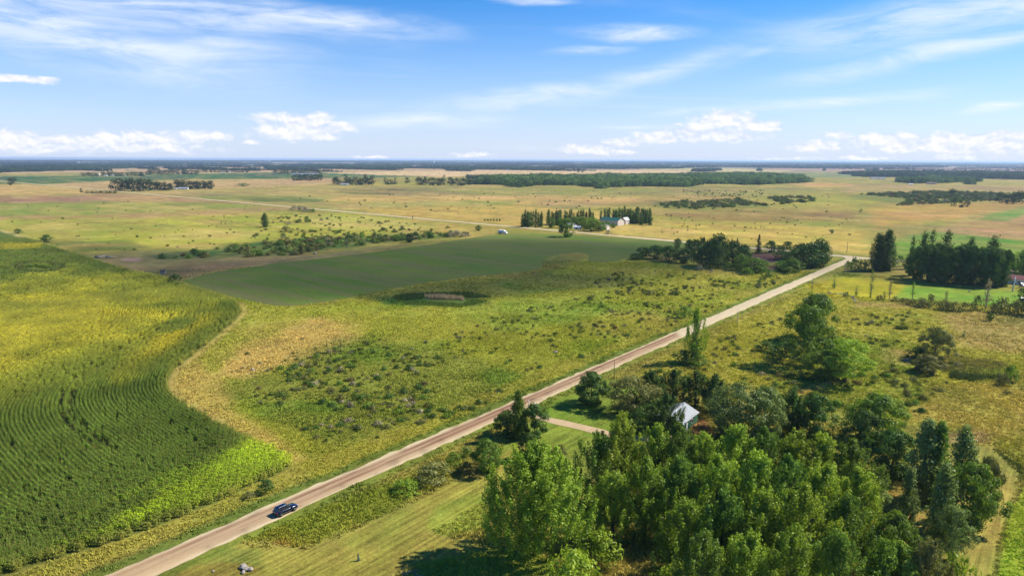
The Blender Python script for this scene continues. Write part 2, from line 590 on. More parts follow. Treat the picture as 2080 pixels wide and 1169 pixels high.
CORN_PX = [(-700, 474), (0, 469), (50, 484), (161, 519), (249, 547), (337, 566), (397, 586), (453, 602), (484, 616), (493, 632), (482, 648), (443, 682), (396, 719),
           (356, 750), (343, 774), (346, 798), (372, 820), (398, 834), (458, 868), (521, 899), (578, 919), (600, 938), (575, 960), (521, 982), (417, 1031),
           (312, 1073), (208, 1109), (104, 1138), (20, 1166), (-120, 1215), (-700, 1380), (-1500, 1300), (-1500, 474)]
CORN = Gl(CORN_PX)
CORN_EDGE = Gl(smooth_line(CORN_PX[8:19], 2))        # the curved edge that the first rows follow
HAY_PX = [(365, 571), (430, 553), (560, 535), (700, 519), (850, 500), (960, 482), (1010, 476), (1120, 474), (1230, 480), (1350, 490), (1440, 497), (1400, 505), (1330, 512), (1285, 522), (1240, 533),
          (1190, 530), (1196, 518), (1180, 512), (1130, 516), (1100, 530), (1102, 545), (1060, 553), (900, 568), (780, 589), (690, 608), (610, 621), (560, 622), (500, 610), (430, 592)]
HAY = Gl(smooth_line(HAY_PX + [HAY_PX[0]], 1))

# ground tones: (polygon in px, tone, feather in px, strength)
T_ = []


def reg(poly, rgb, f=4, k=1.0, jag=1.0):
    T_.append((poly, A(*rgb), f, k, jag))


def ell(cx, cy, rx, ry, n=18):
    return [(cx + rx * math.cos(2 * math.pi * i / n), cy + ry * math.sin(2 * math.pi * i / n)) for i in range(n)]


X0, X1 = -900, 2980
# far land
reg([(X0, 300), (X1, 300), (X1, 347), (X0, 345)], (140, 128, 112), 1)
reg([(X0, 339), (250, 338), (260, 350), (X0, 360)], (196, 164, 124), 1)
reg([(250, 342), (660, 338), (1000, 345), (1000, 352), (300, 352)], (190, 160, 118), 1)
reg([(380, 334), (600, 335), (600, 339), (380, 339)], (88, 112, 80), .7)
reg([(X0, 364), (200, 356), (560, 350), (760, 350), (890, 358), (720, 362), (400, 364), (240, 371), (100, 374), (X0, 368)], (72, 108, 58), .8)
reg([(660, 351), (1000, 345), (1450, 345), (1560, 348), (1300, 354), (900, 359), (760, 355)], (222, 190, 142), .8)
reg([(1300, 340), (1500, 342), (1620, 346), (1560, 351), (1300, 346)], (196, 180, 128), .8)
reg([(1560, 338), (2100, 341), (X1, 345), (X1, 360), (1900, 350), (1560, 345)], (172, 140, 128), .8)
reg([(1600, 350), (1760, 352), (1760, 360), (1620, 361)], (128, 140, 88), 1)
reg([(240, 367), (680, 362), (700, 374), (430, 386), (200, 386), (80, 374)], (192, 164, 112), 1)
reg([(X0, 374), (80, 374), (230, 391), (100, 396), (X0, 402)], (196, 166, 104), 1)
# middle distance
reg([(X0, 398), (120, 396), (240, 392), (600, 417), (300, 410), (X0, 420)], (170, 140, 98), 2)
reg([(230, 388), (700, 378), (1000, 384), (1300, 400), (1000, 455), (780, 436), (600, 417), (400, 402)], (170, 154, 92), 3)
reg([(400, 395), (700, 400), (760, 408), (600, 412), (420, 405)], (128, 140, 70), 2, .8)
reg([(480, 402), (700, 404), (690, 410), (520, 411)], (92, 112, 58), 1.5, .7)
reg([(690, 384), (860, 382), (900, 389), (760, 396), (680, 392)], (98, 100, 62), 2, .8)
reg([(850, 378), (1500, 386), (1700, 376), (1800, 380), (1500, 398), (1000, 398), (800, 390)], (150, 148, 78), 3, .8)
reg([(700, 398), (1100, 398), (1600, 402), (1560, 412), (900, 415), (650, 410)], (198, 168, 98), 3, .9)
reg([(740, 410), (1050, 408), (1040, 418), (760, 420)], (140, 150, 72), 3, .8)
reg([(700, 425), (1050, 415), (1300, 440), (1060, 462), (860, 446)], (194, 166, 88), 4, .9)
reg([(X0, 412), (330, 410), (600, 420), (740, 428), (560, 431), (200, 438), (X0, 446)], (142, 150, 72), 3, .9)
reg([(X0, 444), (200, 437), (560, 419), (640, 424), (400, 437), (150, 453), (X0, 464)], (174, 144, 98), 3, .9)
reg([(X0, 462), (400, 440), (720, 432), (880, 456), (800, 476), (650, 482), (300, 500), (100, 492), (0, 470)], (168, 168, 66), 4)
reg([(300, 480), (430, 462), (560, 470), (500, 485), (330, 492)], (196, 178, 100), 4, .7)
reg([(60, 488), (260, 487), (300, 500), (260, 512), (150, 510)], (120, 118, 58), 4, .8)
reg([(600, 436), (760, 440), (900, 462), (800, 470), (640, 462)], (188, 180, 96), 4, .7)
reg([(160, 516), (300, 506), (460, 524), (640, 520), (820, 492), (900, 490), (700, 520), (560, 536), (430, 554), (360, 570), (250, 547)], (138, 134, 78), 4)
reg([(320, 545), (420, 530), (520, 530), (420, 552), (350, 562)], (136, 122, 76), 4, .7)
reg([(290, 520), (450, 500), (640, 480), (900, 474), (960, 478), (840, 490), (680, 506), (560, 520), (420, 522), (330, 527)], (82, 104, 52), 3, .85)
reg(ell(267, 527, 22, 3.5), (176, 150, 130), 1)
reg([(880, 455), (1020, 466), (1010, 474), (960, 480), (900, 474)], (182, 158, 84), 3, .8)
reg([(1010, 468), (1150, 478), (1360, 492), (1300, 492), (1000, 478)], (142, 142, 68), 2, .8)
reg([(1300, 395), (1600, 400), (1740, 420), (1700, 445), (1400, 448), (1280, 430)], (168, 152, 78), 4, .7)
reg([(1330, 425), (1500, 424), (1750, 432), (1720, 446), (1480, 452), (1360, 440)], (146, 118, 72), 5, .75)
reg([(1320, 408), (1500, 404), (1560, 420), (1430, 426), (1330, 420)], (118, 132, 60), 3, .7)
reg([(1500, 402), (1700, 396), (1780, 410), (1620, 420)], (160, 160, 66), 3, .7)
reg([(1340, 450), (1560, 455), (1760, 470), (1770, 515), (1600, 500), (1340, 486), (1300, 465)], (190, 170, 80), 5)
reg([(1150, 455), (1340, 448), (1420, 470), (1400, 490), (1160, 472)], (188, 168, 88), 4, .9)
reg([(1760, 420), (2000, 410), (X1, 395), (X1, 420), (2080, 418), (1900, 450), (1780, 460)], (186, 158, 76), 5)
reg([(1700, 376), (X1, 380), (X1, 396), (2000, 392), (1720, 392)], (168, 148, 92), 3, .9)
reg([(1740, 392), (1900, 392), (2080, 396), (2060, 404), (1820, 412), (1720, 402)], (106, 118, 58), 3, .7)
reg([(1600, 372), (1720, 372), (1760, 376), (1660, 382)], (206, 168, 96), 2, .9)
reg([(1780, 512), (1820, 486), (1890, 468), (2080, 486), (X1, 530), (X1, 560), (2030, 550), (1850, 532)], (122, 150, 52), 3)
reg([(1895, 468), (1960, 448), (2080, 424), (X1, 400), (X1, 530), (2080, 486)], (184, 156, 96), 3)
reg([(1950, 466), (2080, 452), (X1, 455), (X1, 475), (2080, 470)], (160, 126, 84), 4, .6)
reg([(1985, 447), (2010, 436), (2080, 420), (X1, 410), (X1, 425), (2080, 436), (2050, 448)], (126, 156, 58), 2)
# meadow between the hay field and the road
reg([(400, 590), (610, 622), (780, 590), (1100, 548), (1200, 520), (1285, 522), (1560, 550), (1700, 530), (1650, 560), (1360, 680), (1060, 800), (640, 975),
     (600, 938), (458, 868), (350, 800), (343, 774), (396, 719), (493, 632), (450, 600)], (156, 156, 56), 5)
reg([(640, 600), (800, 588), (1100, 552), (1280, 560), (1300, 580), (1000, 600), (960, 615), (800, 612)], (112, 118, 60), 6, .7)  # cloud shade along the hay field, painted into the grass colour as darker olive
reg([(1100, 528), (1190, 512), (1190, 524), (1140, 545), (1080, 560), (1000, 562)], (134, 128, 62), 4, .7)
reg([(930, 630), (1120, 600), (1250, 590), (1240, 640), (1020, 670), (900, 650)], (146, 160, 64), 8, .6)
reg([(560, 650), (720, 654), (730, 680), (640, 730), (500, 766), (440, 760), (470, 700), (500, 664)], (204, 176, 104), 8, .85)
reg([(500, 630), (620, 640), (560, 680), (470, 720), (400, 770), (370, 780), (400, 730), (470, 670)], (168, 166, 66), 7, .7)
reg([(343, 774), (400, 725), (440, 760), (470, 830), (560, 890), (620, 930), (600, 938), (458, 868), (372, 822)], (188, 168, 88), 6, .85)
reg([(470, 790), (560, 750), (720, 692), (800, 685), (920, 720), (1060, 760), (1000, 830), (820, 860), (700, 900), (560, 850)], (130, 138, 60), 12, .7)
reg([(760, 606), (860, 596), (960, 600), (990, 616), (900, 622), (780, 618)], (84, 106, 48), 4, .9)
reg([(680, 640), (900, 632), (1000, 680), (860, 700), (720, 676)], (172, 168, 68), 8, .6)
# right of the road
reg([(1300, 760), (1500, 650), (1690, 560), (1850, 575), (X1, 640), (X1, 1000), (2040, 900), (1850, 860), (1600, 800), (1420, 780)], (166, 160, 62), 6)
reg([(1650, 580), (1700, 560), (1830, 566), (1846, 600), (1790, 608), (1660, 600)], (178, 166, 50), 3)
reg([(1820, 604), (1850, 568), (1905, 576), (2050, 590), (X1, 640), (X1, 650), (2000, 618), (1880, 612)], (136, 162, 58), 3)
reg([(1690, 545), (1830, 545), (1850, 570), (1800, 572), (1700, 560)], (136, 136, 54), 3, .8)
reg(ell(1845, 546, 45, 9), (168, 150, 72), 3, .8)
reg([(1740, 612), (1840, 616), (1900, 620), (1880, 626), (1740, 622)], (182, 156, 96), 2, .7)
reg([(1900, 640), (2080, 632), (X1, 640), (X1, 740), (2080, 720), (1960, 700), (1920, 670)], (172, 150, 86), 8, .85)
reg([(1790, 706), (1850, 712), (1850, 742), (1800, 738)], (202, 170, 104), 4, .8)
reg([(1690, 690), (1800, 700), (1880, 760), (1900, 850), (1700, 870), (1560, 790), (1600, 740)], (128, 140, 52), 10, .55)
reg([(1900, 722), (2040, 732), (2056, 760), (1990, 772), (1910, 752)], (140, 134, 58), 4, .7)
reg([(1980, 752), (2040, 748), (2046, 764), (1996, 768)], (172, 180, 54), 3, .8)
reg([(1890, 790), (2010, 770), (2080, 755), (X1, 700), (X1, 980), (2070, 960), (1900, 870), (1820, 850)], (176, 156, 76), 8, .8)
reg([(1860, 880), (2010, 870), (2010, 900), (1890, 905)], (180, 144, 104), 4, .6)
reg([(1860, 905), (2010, 905), (2040, 926), (2072, 960), (2050, 1040), (2010, 1169), (1980, 1300), (1740, 1300), (1740, 1040), (1850, 960)], (170, 156, 78), 3)
reg([(2024, 1169), (2038, 1060), (2070, 1000), (2080, 990), (X1, 960), (X1, 1500), (1990, 1400)], (160, 172, 58), 2)
reg([(2012, 905), (2040, 880), (2080, 860), (X1, 830), (X1, 990), (2075, 985), (2073, 955), (2045, 925)], (160, 148, 60), 3, .9)
# lawns of the farmstead
reg([(1090, 850), (1130, 810), (1240, 770), (1300, 790), (1420, 850), (1240, 900), (1200, 1000), (1100, 1000), (1000, 960), (960, 990), (1040, 880)], (130, 146, 56), 4)
reg([(1130, 820), (1180, 800), (1220, 830), (1300, 860), (1260, 880), (1110, 846)], (128, 148, 54), 4, .8)
reg([(250, 1245), (296, 1170), (420, 1122), (470, 1105), (560, 1108), (610, 1118), (660, 1110), (700, 1085), (790, 1040), (850, 1010), (925, 975), (1010, 930), (1060, 900), (1100, 960),
     (1010, 1000), (940, 1040), (880, 1080), (900, 1094), (970, 1098), (1000, 1112), (870, 1130), (820, 1150), (790, 1169), (740, 1245)], (160, 154, 68), 3)
reg([(296, 1169), (400, 1125), (470, 1110), (540, 1112), (545, 1169), (300, 1230)], (128, 138, 58), 4, .8)
reg([(330, 1169), (380, 1145), (480, 1138), (540, 1150), (545, 1169), (560, 1245), (330, 1245)], (142, 128, 56), 3, .8)
reg([(560, 1060), (610, 1080), (620, 1112), (560, 1106), (520, 1080)], (166, 110, 54), 4, .8)
reg([(470, 1100), (560, 1050), (700, 1010), (900, 940), (960, 930), (900, 985), (820, 1030), (700, 1083), (640, 1110), (600, 1114), (560, 1100)], (150, 150, 50), 4, .8)
reg([(870, 1030), (960, 1000), (1000, 1010), (990, 1070), (900, 1092), (860, 1074)], (146, 158, 60), 4, .8)
reg([(810, 1169), (850, 1135), (1000, 1115), (1100, 1130), (1140, 1169), (1140, 1300), (780, 1300)], (146, 162, 56), 4, .8)
reg([(1150, 1110), (1330, 1110), (1345, 1180), (1300, 1300), (1140, 1300)], (170, 154, 80), 4, .9)
reg([(1740, 1000), (1860, 1000), (1870, 1080), (1760, 1085)], (176, 152, 76), 5, .9)
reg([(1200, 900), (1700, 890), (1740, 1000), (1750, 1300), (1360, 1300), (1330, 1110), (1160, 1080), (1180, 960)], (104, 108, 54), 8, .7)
reg([(1385, 860), (1430, 850), (1450, 880), (1400, 905)], (168, 128, 88), 3, .9)
reg([(1510, 513), (1560, 512), (1598, 516), (1594, 528), (1560, 534), (1530, 548), (1505, 535)], (124, 92, 74), 1.5)
reg([(1530, 545), (1575, 535), (1600, 545), (1560, 556)], (118, 94, 72), 2, .8)

reg([(0, 466), (50, 481), (161, 516), (249, 544), (337, 563), (397, 583), (456, 600), (490, 618), (478, 618), (397, 588), (330, 566), (249, 549), (161, 521), (50, 486), (0, 471)], (196, 186, 116), .8, .8)
reg([(2012, 904), (2040, 922), (2078, 950), (2078, 992), (2050, 1050), (2034, 1110), (2026, 1180), (2018, 1180), (2027, 1108), (2042, 1050), (2070, 990), (2070, 956), (2036, 928)], (92, 84, 44), 1.2, .85)
reg([(1600, 800), (1680, 770), (1700, 776), (1610, 812)], (206, 172, 100), 3, .6)
reg([(0, 497), (85, 498), (80, 507), (0, 508)], (180, 160, 60), 3, .7)


def tone(x, y):
    """base colour of the ground at world points"""
    px, py = P(x, y)
    r = np.hypot(x, y)
    jit = (fbm(x, y, 18, 3) - 0.5)
    jf = (fbm(x, y, 90, 5) - 0.5)
    col = np.zeros((len(x), 3))
    base = np.array(A(160, 152, 72)); straw = np.array(A(200, 174, 104)); green = np.array(A(128, 142, 60)); brown = np.array(A(150, 128, 84))
    n1 = fbm(x, y, 60, 11)[:, None]; n2 = fbm(x, y, 26, 12)[:, None]; n3 = fbm(x, y, 220, 13)[:, None]
    col[:] = base
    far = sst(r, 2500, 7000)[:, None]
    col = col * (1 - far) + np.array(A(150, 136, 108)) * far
    sdx = px * 0.3
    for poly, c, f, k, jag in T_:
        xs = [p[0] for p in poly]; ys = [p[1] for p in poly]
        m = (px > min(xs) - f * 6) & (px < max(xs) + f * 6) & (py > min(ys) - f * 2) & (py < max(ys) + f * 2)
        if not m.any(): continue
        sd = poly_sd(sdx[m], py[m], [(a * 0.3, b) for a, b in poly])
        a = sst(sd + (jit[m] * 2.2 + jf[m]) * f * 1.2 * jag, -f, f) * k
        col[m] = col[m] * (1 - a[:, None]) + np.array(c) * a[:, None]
    # patchy growth: straw, green and brown drifts
    amt = (1 - 0.6 * far)
    big = sst(r, 250, 900)[:, None]
    col = col + (straw - base) * (sst(n1, .52, .76) * 0.55 * amt)
    col = col + (green - base) * (sst(1 - n2, .50, .74) * 0.55 * amt)
    col = col + (brown - base) * (sst(n3, .52, .7) * (0.2 + .35 * big) * amt)
    col = col * (1 + (fbm(x, y, 7, 21, 3)[:, None] - .5) * 0.35)
    de = line_d(x, y, CORN_EDGE)[0] + jit * 1.2
    pb = ((1 - sst(de, 1.2, 4.2)) * .7)[:, None]
    col = col * (1 - pb) + np.array(A(178, 160, 92)) * pb
    uu, vv = cross_uv(x, y)
    s1 = fbm(uu * .10, vv, 16, 101, 4); s2 = fbm(uu * .16, vv, 34, 102, 4)
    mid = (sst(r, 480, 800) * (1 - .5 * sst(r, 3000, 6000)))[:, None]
    col = col + (brown * .85 - col) * (sst(s1, .56, .74)[:, None] * .45 * mid)
    col = col + (green * .9 - col) * (sst(1 - s1, .56, .74)[:, None] * .40 * mid)
    col = col + (straw * 1.05 - col) * (sst(s2, .56, .74)[:, None] * .40 * mid)
    # verges of the main road
    u, v = road_uv(x, y)
    inl = (u < np.dot(CROSSING - RC, RD)) & (np.abs(v) < 30)
    jv = (fbm(x, y, 5, 31, 3) - .5) * 1.6
    e = v - ROAD_HW
    ga = (sst(e + jv, -1, .3) * (1 - sst(e + jv, 2.4, 3.6)) * .85 * inl)[:, None]
    col = col * (1 - ga) + np.array(A(104, 122, 52)) * ga
    ga = (sst(e + jv * 2, 3.0, 4.5) * (1 - sst(e + jv * 2, 9.5, 13)) * .7 * inl)[:, None]
    col = col * (1 - ga * .8) + np.array(A(168, 160, 68)) * ga * .8
    e = -v - ROAD_HW
    ga = (sst(e + jv, -1, .3) * (1 - sst(e + jv, 2.0, 3.4)) * .8 * inl)[:, None]
    col = col * (1 - ga) + np.array(A(120, 134, 54)) * ga
    # verges of the cross road
    u, v = cross_uv(x, y)
    ga = ((1 - sst(np.abs(v), 7, 12)) * .5)[:, None]
    col = col * (1 - ga) + np.array(A(124, 122, 66)) * ga
    col = col * np.array([1.15, 1.16, 1.06])
    return np.clip(col, 0.004, 0.8)


CE = np.array(CORN)


def corn_tone(x, y):
    px, py = P(x, y)
    g = np.array(A(106, 126, 52)); gold = np.array(A(190, 174, 52)); deep = np.array(A(104, 126, 50)); bright = np.array(A(168, 186, 48))
    n = fbm(x, y, 34, 41); n2 = fbm(x, y, 12, 42)
    col = np.zeros((len(x), 3)) + g

    def bl(poly, c, f, k, jag=2.0):
        nonlocal col
        sd = poly_sd(px * .5, py, [(a * .5, b) for a, b in poly])
        a = sst(sd + (n - .5) * f * jag * 2 + (n2 - .5) * f * jag * 1.2, -f, f)[:, None] * k
        col = col * (1 - a) + np.array(c) * a
    bl([(-900, 470), (0, 470), (330, 565), (220, 590), (-900, 560)], A(96, 118, 48), 10, .9)
    bl([(0, 497), (85, 498), (80, 507), (0, 508)], gold, 3, .7)
    bl([(120, 560), (330, 562), (420, 600), (470, 620), (380, 640), (330, 690), (250, 720), (100, 800), (20, 840), (-600, 880), (-600, 620)], A(158, 158, 54), 26, .8)
    bl([(-200, 640), (200, 600), (320, 640), (260, 690), (60, 730), (0, 780), (-200, 820)], A(190, 180, 60), 24, .7)
    bl([(330, 700), (420, 650), (470, 640), (420, 690), (350, 740), (240, 790), (230, 770), (270, 730)], A(188, 170, 48), 8, .6)
    bl([(60, 790), (200, 740), (350, 780), (380, 830), (520, 900), (560, 930), (300, 990), (-600, 1180), (-600, 900)], deep, 40, .6)
    bl([(-600, 1000), (200, 960), (400, 920), (500, 900), (470, 960), (200, 1040), (-600, 1200)], deep, 30, .3)
    bl([(520, 902), (590, 918), (600, 940), (520, 985), (400, 1035), (200, 1110), (100, 1138), (90, 1120), (200, 1080), (330, 1010), (430, 960)], bright, 8, .85)
    bl([(130, 1070), (260, 1010), (400, 955), (480, 930), (470, 945), (390, 975), (260, 1030), (150, 1080)], A(150, 172, 50), 9, .6)
    mot = sst(fbm(x, y, 20, 47, 3), .45, .68)[:, None] * .3
    col = col * (1 - mot) + g * mot
    de = line_d(x, y, CORN_EDGE)[0]
    eb = (1 - sst(de + (n2 - .5) * 8, 5, 15))[:, None] * .7
    col = col * (1 - eb) + np.array(A(92, 116, 46)) * eb
    ring = np.hypot((px - 82) / 42, (py - 546) / 9)
    a = (1 - sst(np.abs(ring - 1.05), .1, .4))[:, None] * .8
    col = col * (1 - a) + np.array(A(66, 84, 40)) * a
    col = col * (1 + (n2[:, None] - .5) * .55)
    return np.clip(col * 1.18, .006, .8)


# ------------------------------------------------------------------ the ground, one sheet out to the horizon
pys = np.concatenate([np.arange(327.0, 345, 0.6), np.arange(345, 420, 1.0), np.arange(420, 640, 2.0), np.arange(640, 1240, 3.0)])
ddx, ddy, ddz = ray(np.full(len(pys), 1040.0), pys)
rr = H * ddy / -ddz
rr = np.concatenate([[60000.0], rr[rr < 55000], [70, 50, 30, 12]])
azs = np.concatenate([np.arange(-180, -46, 4.0), np.arange(-46, 46, 0.14), np.arange(46, 180, 4.0)])
AZ, RR = np.meshgrid(np.radians(azs), rr)
gx = (np.sin(AZ) * RR).ravel(); gy = (np.cos(AZ) * RR).ravel()
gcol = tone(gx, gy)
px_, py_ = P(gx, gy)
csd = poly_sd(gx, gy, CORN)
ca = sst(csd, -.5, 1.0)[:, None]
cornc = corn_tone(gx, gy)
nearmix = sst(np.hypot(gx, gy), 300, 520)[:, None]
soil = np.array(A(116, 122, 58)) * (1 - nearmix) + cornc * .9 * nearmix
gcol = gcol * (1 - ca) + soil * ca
gz = np.zeros(len(gx))
nr, na = RR.shape
I = np.arange(nr * na).reshape(nr, na)
J = np.roll(I, -1, axis=1)
fa = np.stack([I[:-1, :], I[1:, :], J[1:, :], J[:-1, :]], -1).reshape(-1, 4)
cen = len(gx)
gx = np.append(gx, 0); gy = np.append(gy, 0); gz = np.append(gz, 0); gcol = np.vstack([gcol, gcol[:1] * 0 + .1])
tri = np.stack([I[-1, :], np.full(na, cen), J[-1, :], J[-1, :]], -1)
# mown stripes: strength per place
MOW = [[(470, 1105), (620, 1116), (800, 1040), (925, 975), (1060, 900), (1100, 960), (1010, 1000), (880, 1080), (1000, 1112), (820, 1150), (740, 1245), (250, 1245), (296, 1170)],
       [(1100, 850), (1240, 900), (1200, 1000), (1100, 1000), (1000, 960)], [(1130, 830), (1300, 800), (1330, 850), (1240, 880), (1110, 846)],
       [(1860, 905), (2010, 905), (2072, 960), (2050, 1040), (2010, 1169), (1980, 1300), (1740, 1300), (1850, 960)]]
pxg, pyg = P(gx, gy)
mow = np.zeros(len(gx))
for p in MOW:
    mow = np.maximum(mow, sst(poly_sd(pxg, pyg, p), -3, 5))

gm, t, out = new_mat('meadow_ground')
at = t.node('ShaderNodeAttribute', attribute_name='tint')
mw = t.node('ShaderNodeAttribute', attribute_name='mow')
g = t.node('ShaderNodeNewGeometry')
pos = g.outputs['Position']
n1 = t.noise(pos, 1.3, 4, 0.7)
n2 = t.noise(pos, 0.16, 5, 0.65)
n3 = t.noise(pos, 0.022, 5, 0.6)
k = t.math('ADD', t.lin(n1, .3, .7, -.30, .30), t.lin(n2, .3, .7, -.20, .20))
k = t.math('ADD', k, t.lin(n3, .3, .7, -.14, .14))
n5 = t.noise(pos, 0.055, 6, 0.7)
k = t.math('ADD', k, t.lin(n5, .3, .7, -.16, .16))
ang = math.atan2(RD[1], RD[0])
st = t.noise(t.mapping(t.mapping(pos, rot=(0, 0, -ang)), sc=(.035, 1.1, 1)), 1.0, 3, 0.6)
k = t.math('ADD', k, t.math('MULTIPLY', t.lin(st, .35, .65, -.30, .30), mw.outputs['Fac']))
c = t.vmath('SCALE', at.outputs['Color']); t.put(c.node.inputs['Scale'], t.math('ADD', k, 1.0))
hs = t.node('ShaderNodeHueSaturation'); t.put(hs.inputs['Color'], c)
t.put(hs.inputs['Hue'], t.lin(t.math('ADD', t.math('MULTIPLY', t.noise(pos, 0.33, 4, 0.6), .5), t.math('MULTIPLY', t.noise(pos, 0.028, 6, 0.7), .5)), .35, .65, 0.474, 0.520))
bn = t.math('ADD', t.noise(pos, 2.2, 5, 0.75), t.math('MULTIPLY', t.noise(pos, 0.25, 4, 0.7), 2.0))
p_ = principled(t, out, hs.outputs[0], 0.95, 0, 0.05, bn, 0.55, 0.35)
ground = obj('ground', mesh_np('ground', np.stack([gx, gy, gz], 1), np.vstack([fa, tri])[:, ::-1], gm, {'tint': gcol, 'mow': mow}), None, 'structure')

# ---- the mown hay field
hm, t, out = new_mat('hay_field')
g = t.node('ShaderNodeNewGeometry'); pos = g.outputs['Position']
rp = t.mapping(pos, rot=(0, 0, -math.atan2(XD[1], XD[0])))
s1 = t.noise(t.mapping(rp, sc=(.004, .11, 1)), 1.0, 6, 0.62)
s2 = t.noise(t.mapping(rp, sc=(.02, .9, 1)), 1.0, 3, 0.6)
n2 = t.noise(pos, 0.012, 5, 0.6)
n4 = t.noise(pos, 0.5, 4, 0.7)
c = t.mix(t.ss(n2, .38, .62), A(106, 138, 50), A(134, 150, 62))
c = t.mix(t.math('MULTIPLY', t.ss(s1, .42, .62), .85), c, A(136, 134, 84))
c = t.mix(t.lin(s2, .3, .7, 0, .35), c, A(84, 106, 44))
k = t.lin(n4, .3, .7, .85, 1.15)
c = t.vmath('SCALE', c); t.put(c.node.inputs['Scale'], k)
principled(t, out, c, .95, 0, .05, t.noise(pos, 1.2, 4, .7), .4, .25)


def sheet(name, poly, z, mat, **kw):
    bm = bmesh.new()
    vs = [bm.verts.new((x, y, z)) for x, y in poly]
    es = [bm.edges.new((vs[i], vs[(i + 1) % len(vs)])) for i in range(len(vs))]
    bmesh.ops.triangle_fill(bm, edges=es, use_beauty=True)
    bmesh.ops.recalc_face_normals(bm, faces=bm.faces)
    if bm.faces and sum(f.normal.z for f in bm.faces) < 0:
        bmesh.ops.reverse_faces(bm, faces=bm.faces)
    me = bpy.data.meshes.new(name); bm.to_mesh(me); bm.free()
    me.materials.append(mat)
    o = obj(name, me, None, 'structure')
    return o


def densify(poly, step):
    o = []
    for i in range(len(poly)):
        a = poly[i]; b = poly[(i + 1) % len(poly)]
        n = max(1, int(math.hypot(b[0] - a[0], b[1] - a[1]) / step))
        for k in range(n): o.append((a[0] + (b[0] - a[0]) * k / n, a[1] + (b[1] - a[1]) * k / n))
    return o


hp = densify(HAY, 6)
hx = np.array([p[0] for p in hp]); hy = np.array([p[1] for p in hp])
j1 = (fbm(hx, hy, 22, 51) - .5) * 5; j2 = (fbm(hx, hy, 22, 52) - .5) * 5
sheet('hay_field', list(zip(hx + j1, hy + j2)), 0.06, hm)


# ---- roads
def road_mat(name, stone=0.0):
    m, t, out = new_mat(name)
    at = t.node('ShaderNodeAttribute', attribute_name='tint')
    g = t.node('ShaderNodeNewGeometry'); pos = g.outputs['Position']
    rp = t.mapping(pos, rot=(0, 0, -ang))
    n1 = t.noise(pos, 3.5, 4, .7)
    n2 = t.noise(t.mapping(rp, sc=(.10, 1.5, 1)), 1.0, 5, .65)
    k = t.math('ADD', t.lin(n1, .3, .7, .90, 1.10), t.lin(n2, .3, .7, -.12, .12))
    c = t.vmath('SCALE', at.outputs['Color']); t.put(c.node.inputs['Scale'], k)
    principled(t, out, c, .95, 0, .08, t.math('ADD', n1, t.math('MULTIPLY', n2, 1.5)), .35, .08)
    return m


ROADM = road_mat('gravel')


def strip(name, o0, d, nrm, u0, u1, hw_l, hw_r, step, nac, z, colf, flare=None, mat=None, crown=0.12):
    us = np.arange(u0, u1 + step, step)
    a = np.linspace(-1, 1, nac + 1)
    U, S = np.meshgrid(us, a, indexing='ij')
    L = np.where(S > 0, hw_l, hw_r) * S
    if flare is not None: L = L + flare(U, S)
    ex = (np.abs(S) > .99)
    jx = (fbm(U.ravel(), (S * 50).ravel(), 3.0, 61, 3).reshape(U.shape) - .5) * 1.8 + (fbm(U.ravel(), (S * 50).ravel(), 17, 62, 3).reshape(U.shape) - .5) * .9
    L = L + ex * jx * np.sign(S)
    X = o0[0] + d[0] * U + nrm[0] * L; Y = o0[1] + d[1] * U + nrm[1] * L
    Z = z + crown * (1 - S ** 2)
    c = colf(U.ravel(), S.ravel(), X.ravel(), Y.ravel())
    n0, n1 = U.shape
    I = np.arange(n0 * n1).reshape(n0, n1)
    f = np.stack([I[:-1, :-1], I[1:, :-1], I[1:, 1:], I[:-1, 1:]], -1).reshape(-1, 4)
    return obj(name, mesh_np(name, np.stack([X.ravel(), Y.ravel(), Z.ravel()], 1), f[:, ::1], mat or ROADM, {'tint': c}), None, 'structure')


UC = float(np.dot(CROSSING - RC, RD))
u_chg = float(road_uv(*G(1372, 680))[0])


def main_col(U, S, X, Y):
    pale = np.array(A(236, 216, 176)); tan = np.array(A(212, 184, 144)); red = np.array(A(160, 120, 94)); edge = np.array(A(236, 214, 172))
    farm = sst(U + (fbm(X, Y, 8, 71) - .5) * 14, u_chg - 2, u_chg + 6)[:, None]
    n = fbm(U, S * 30, 22, 72)
    tr = np.exp(-((S - .42) / .20) ** 2) * .8 + np.exp(-((S + .15) / .22) ** 2) * .55
    tr = np.clip(tr * (0.45 + 1.5 * sst(n, .30, .65)), 0, 1)[:, None]
    c = tan * (1 - tr) + red * tr
    eg = sst(np.abs(S) + (fbm(U, S * 10, 6, 73) - .5) * .3, .62, .92)[:, None]
    c = c * (1 - eg) + edge * eg
    c = c * (1 - farm) + pale * farm * (1 - .08 * tr)
    dip = sst(fbm(X, Y, 3, 74, 3), .6, .78)[:, None] * (1 - farm)
    c = c * (1 - .25 * dip)
    # near stretch, bottom left: paler again
    near = (1 - sst(U, float(road_uv(*G(330, 1120))[0]) - 6, float(road_uv(*G(370, 1100))[0]) + 6))[:, None]
    c = c * (1 - near * .6) + np.array(A(222, 192, 148)) * near * .6
    return c


def main_flare(U, S):
    k = np.clip((U - (UC - 16)) / 16, 0, 1) ** 2
    # bay where the drive leaves the road
    ud = float(road_uv(*G(1085, 832))[0])
    b = np.exp(-((U - ud) / 5.0) ** 2) * 2.5 * (S < -.9)
    return k * 9 * S * (np.abs(S) > .2) - b


strip('gravel_road', RC, RD, RN, float(road_uv(*G(-300, 1400))[0]), UC - 1, ROAD_HW, ROAD_HW, 1.2, 26, 0.03, main_col, main_flare)


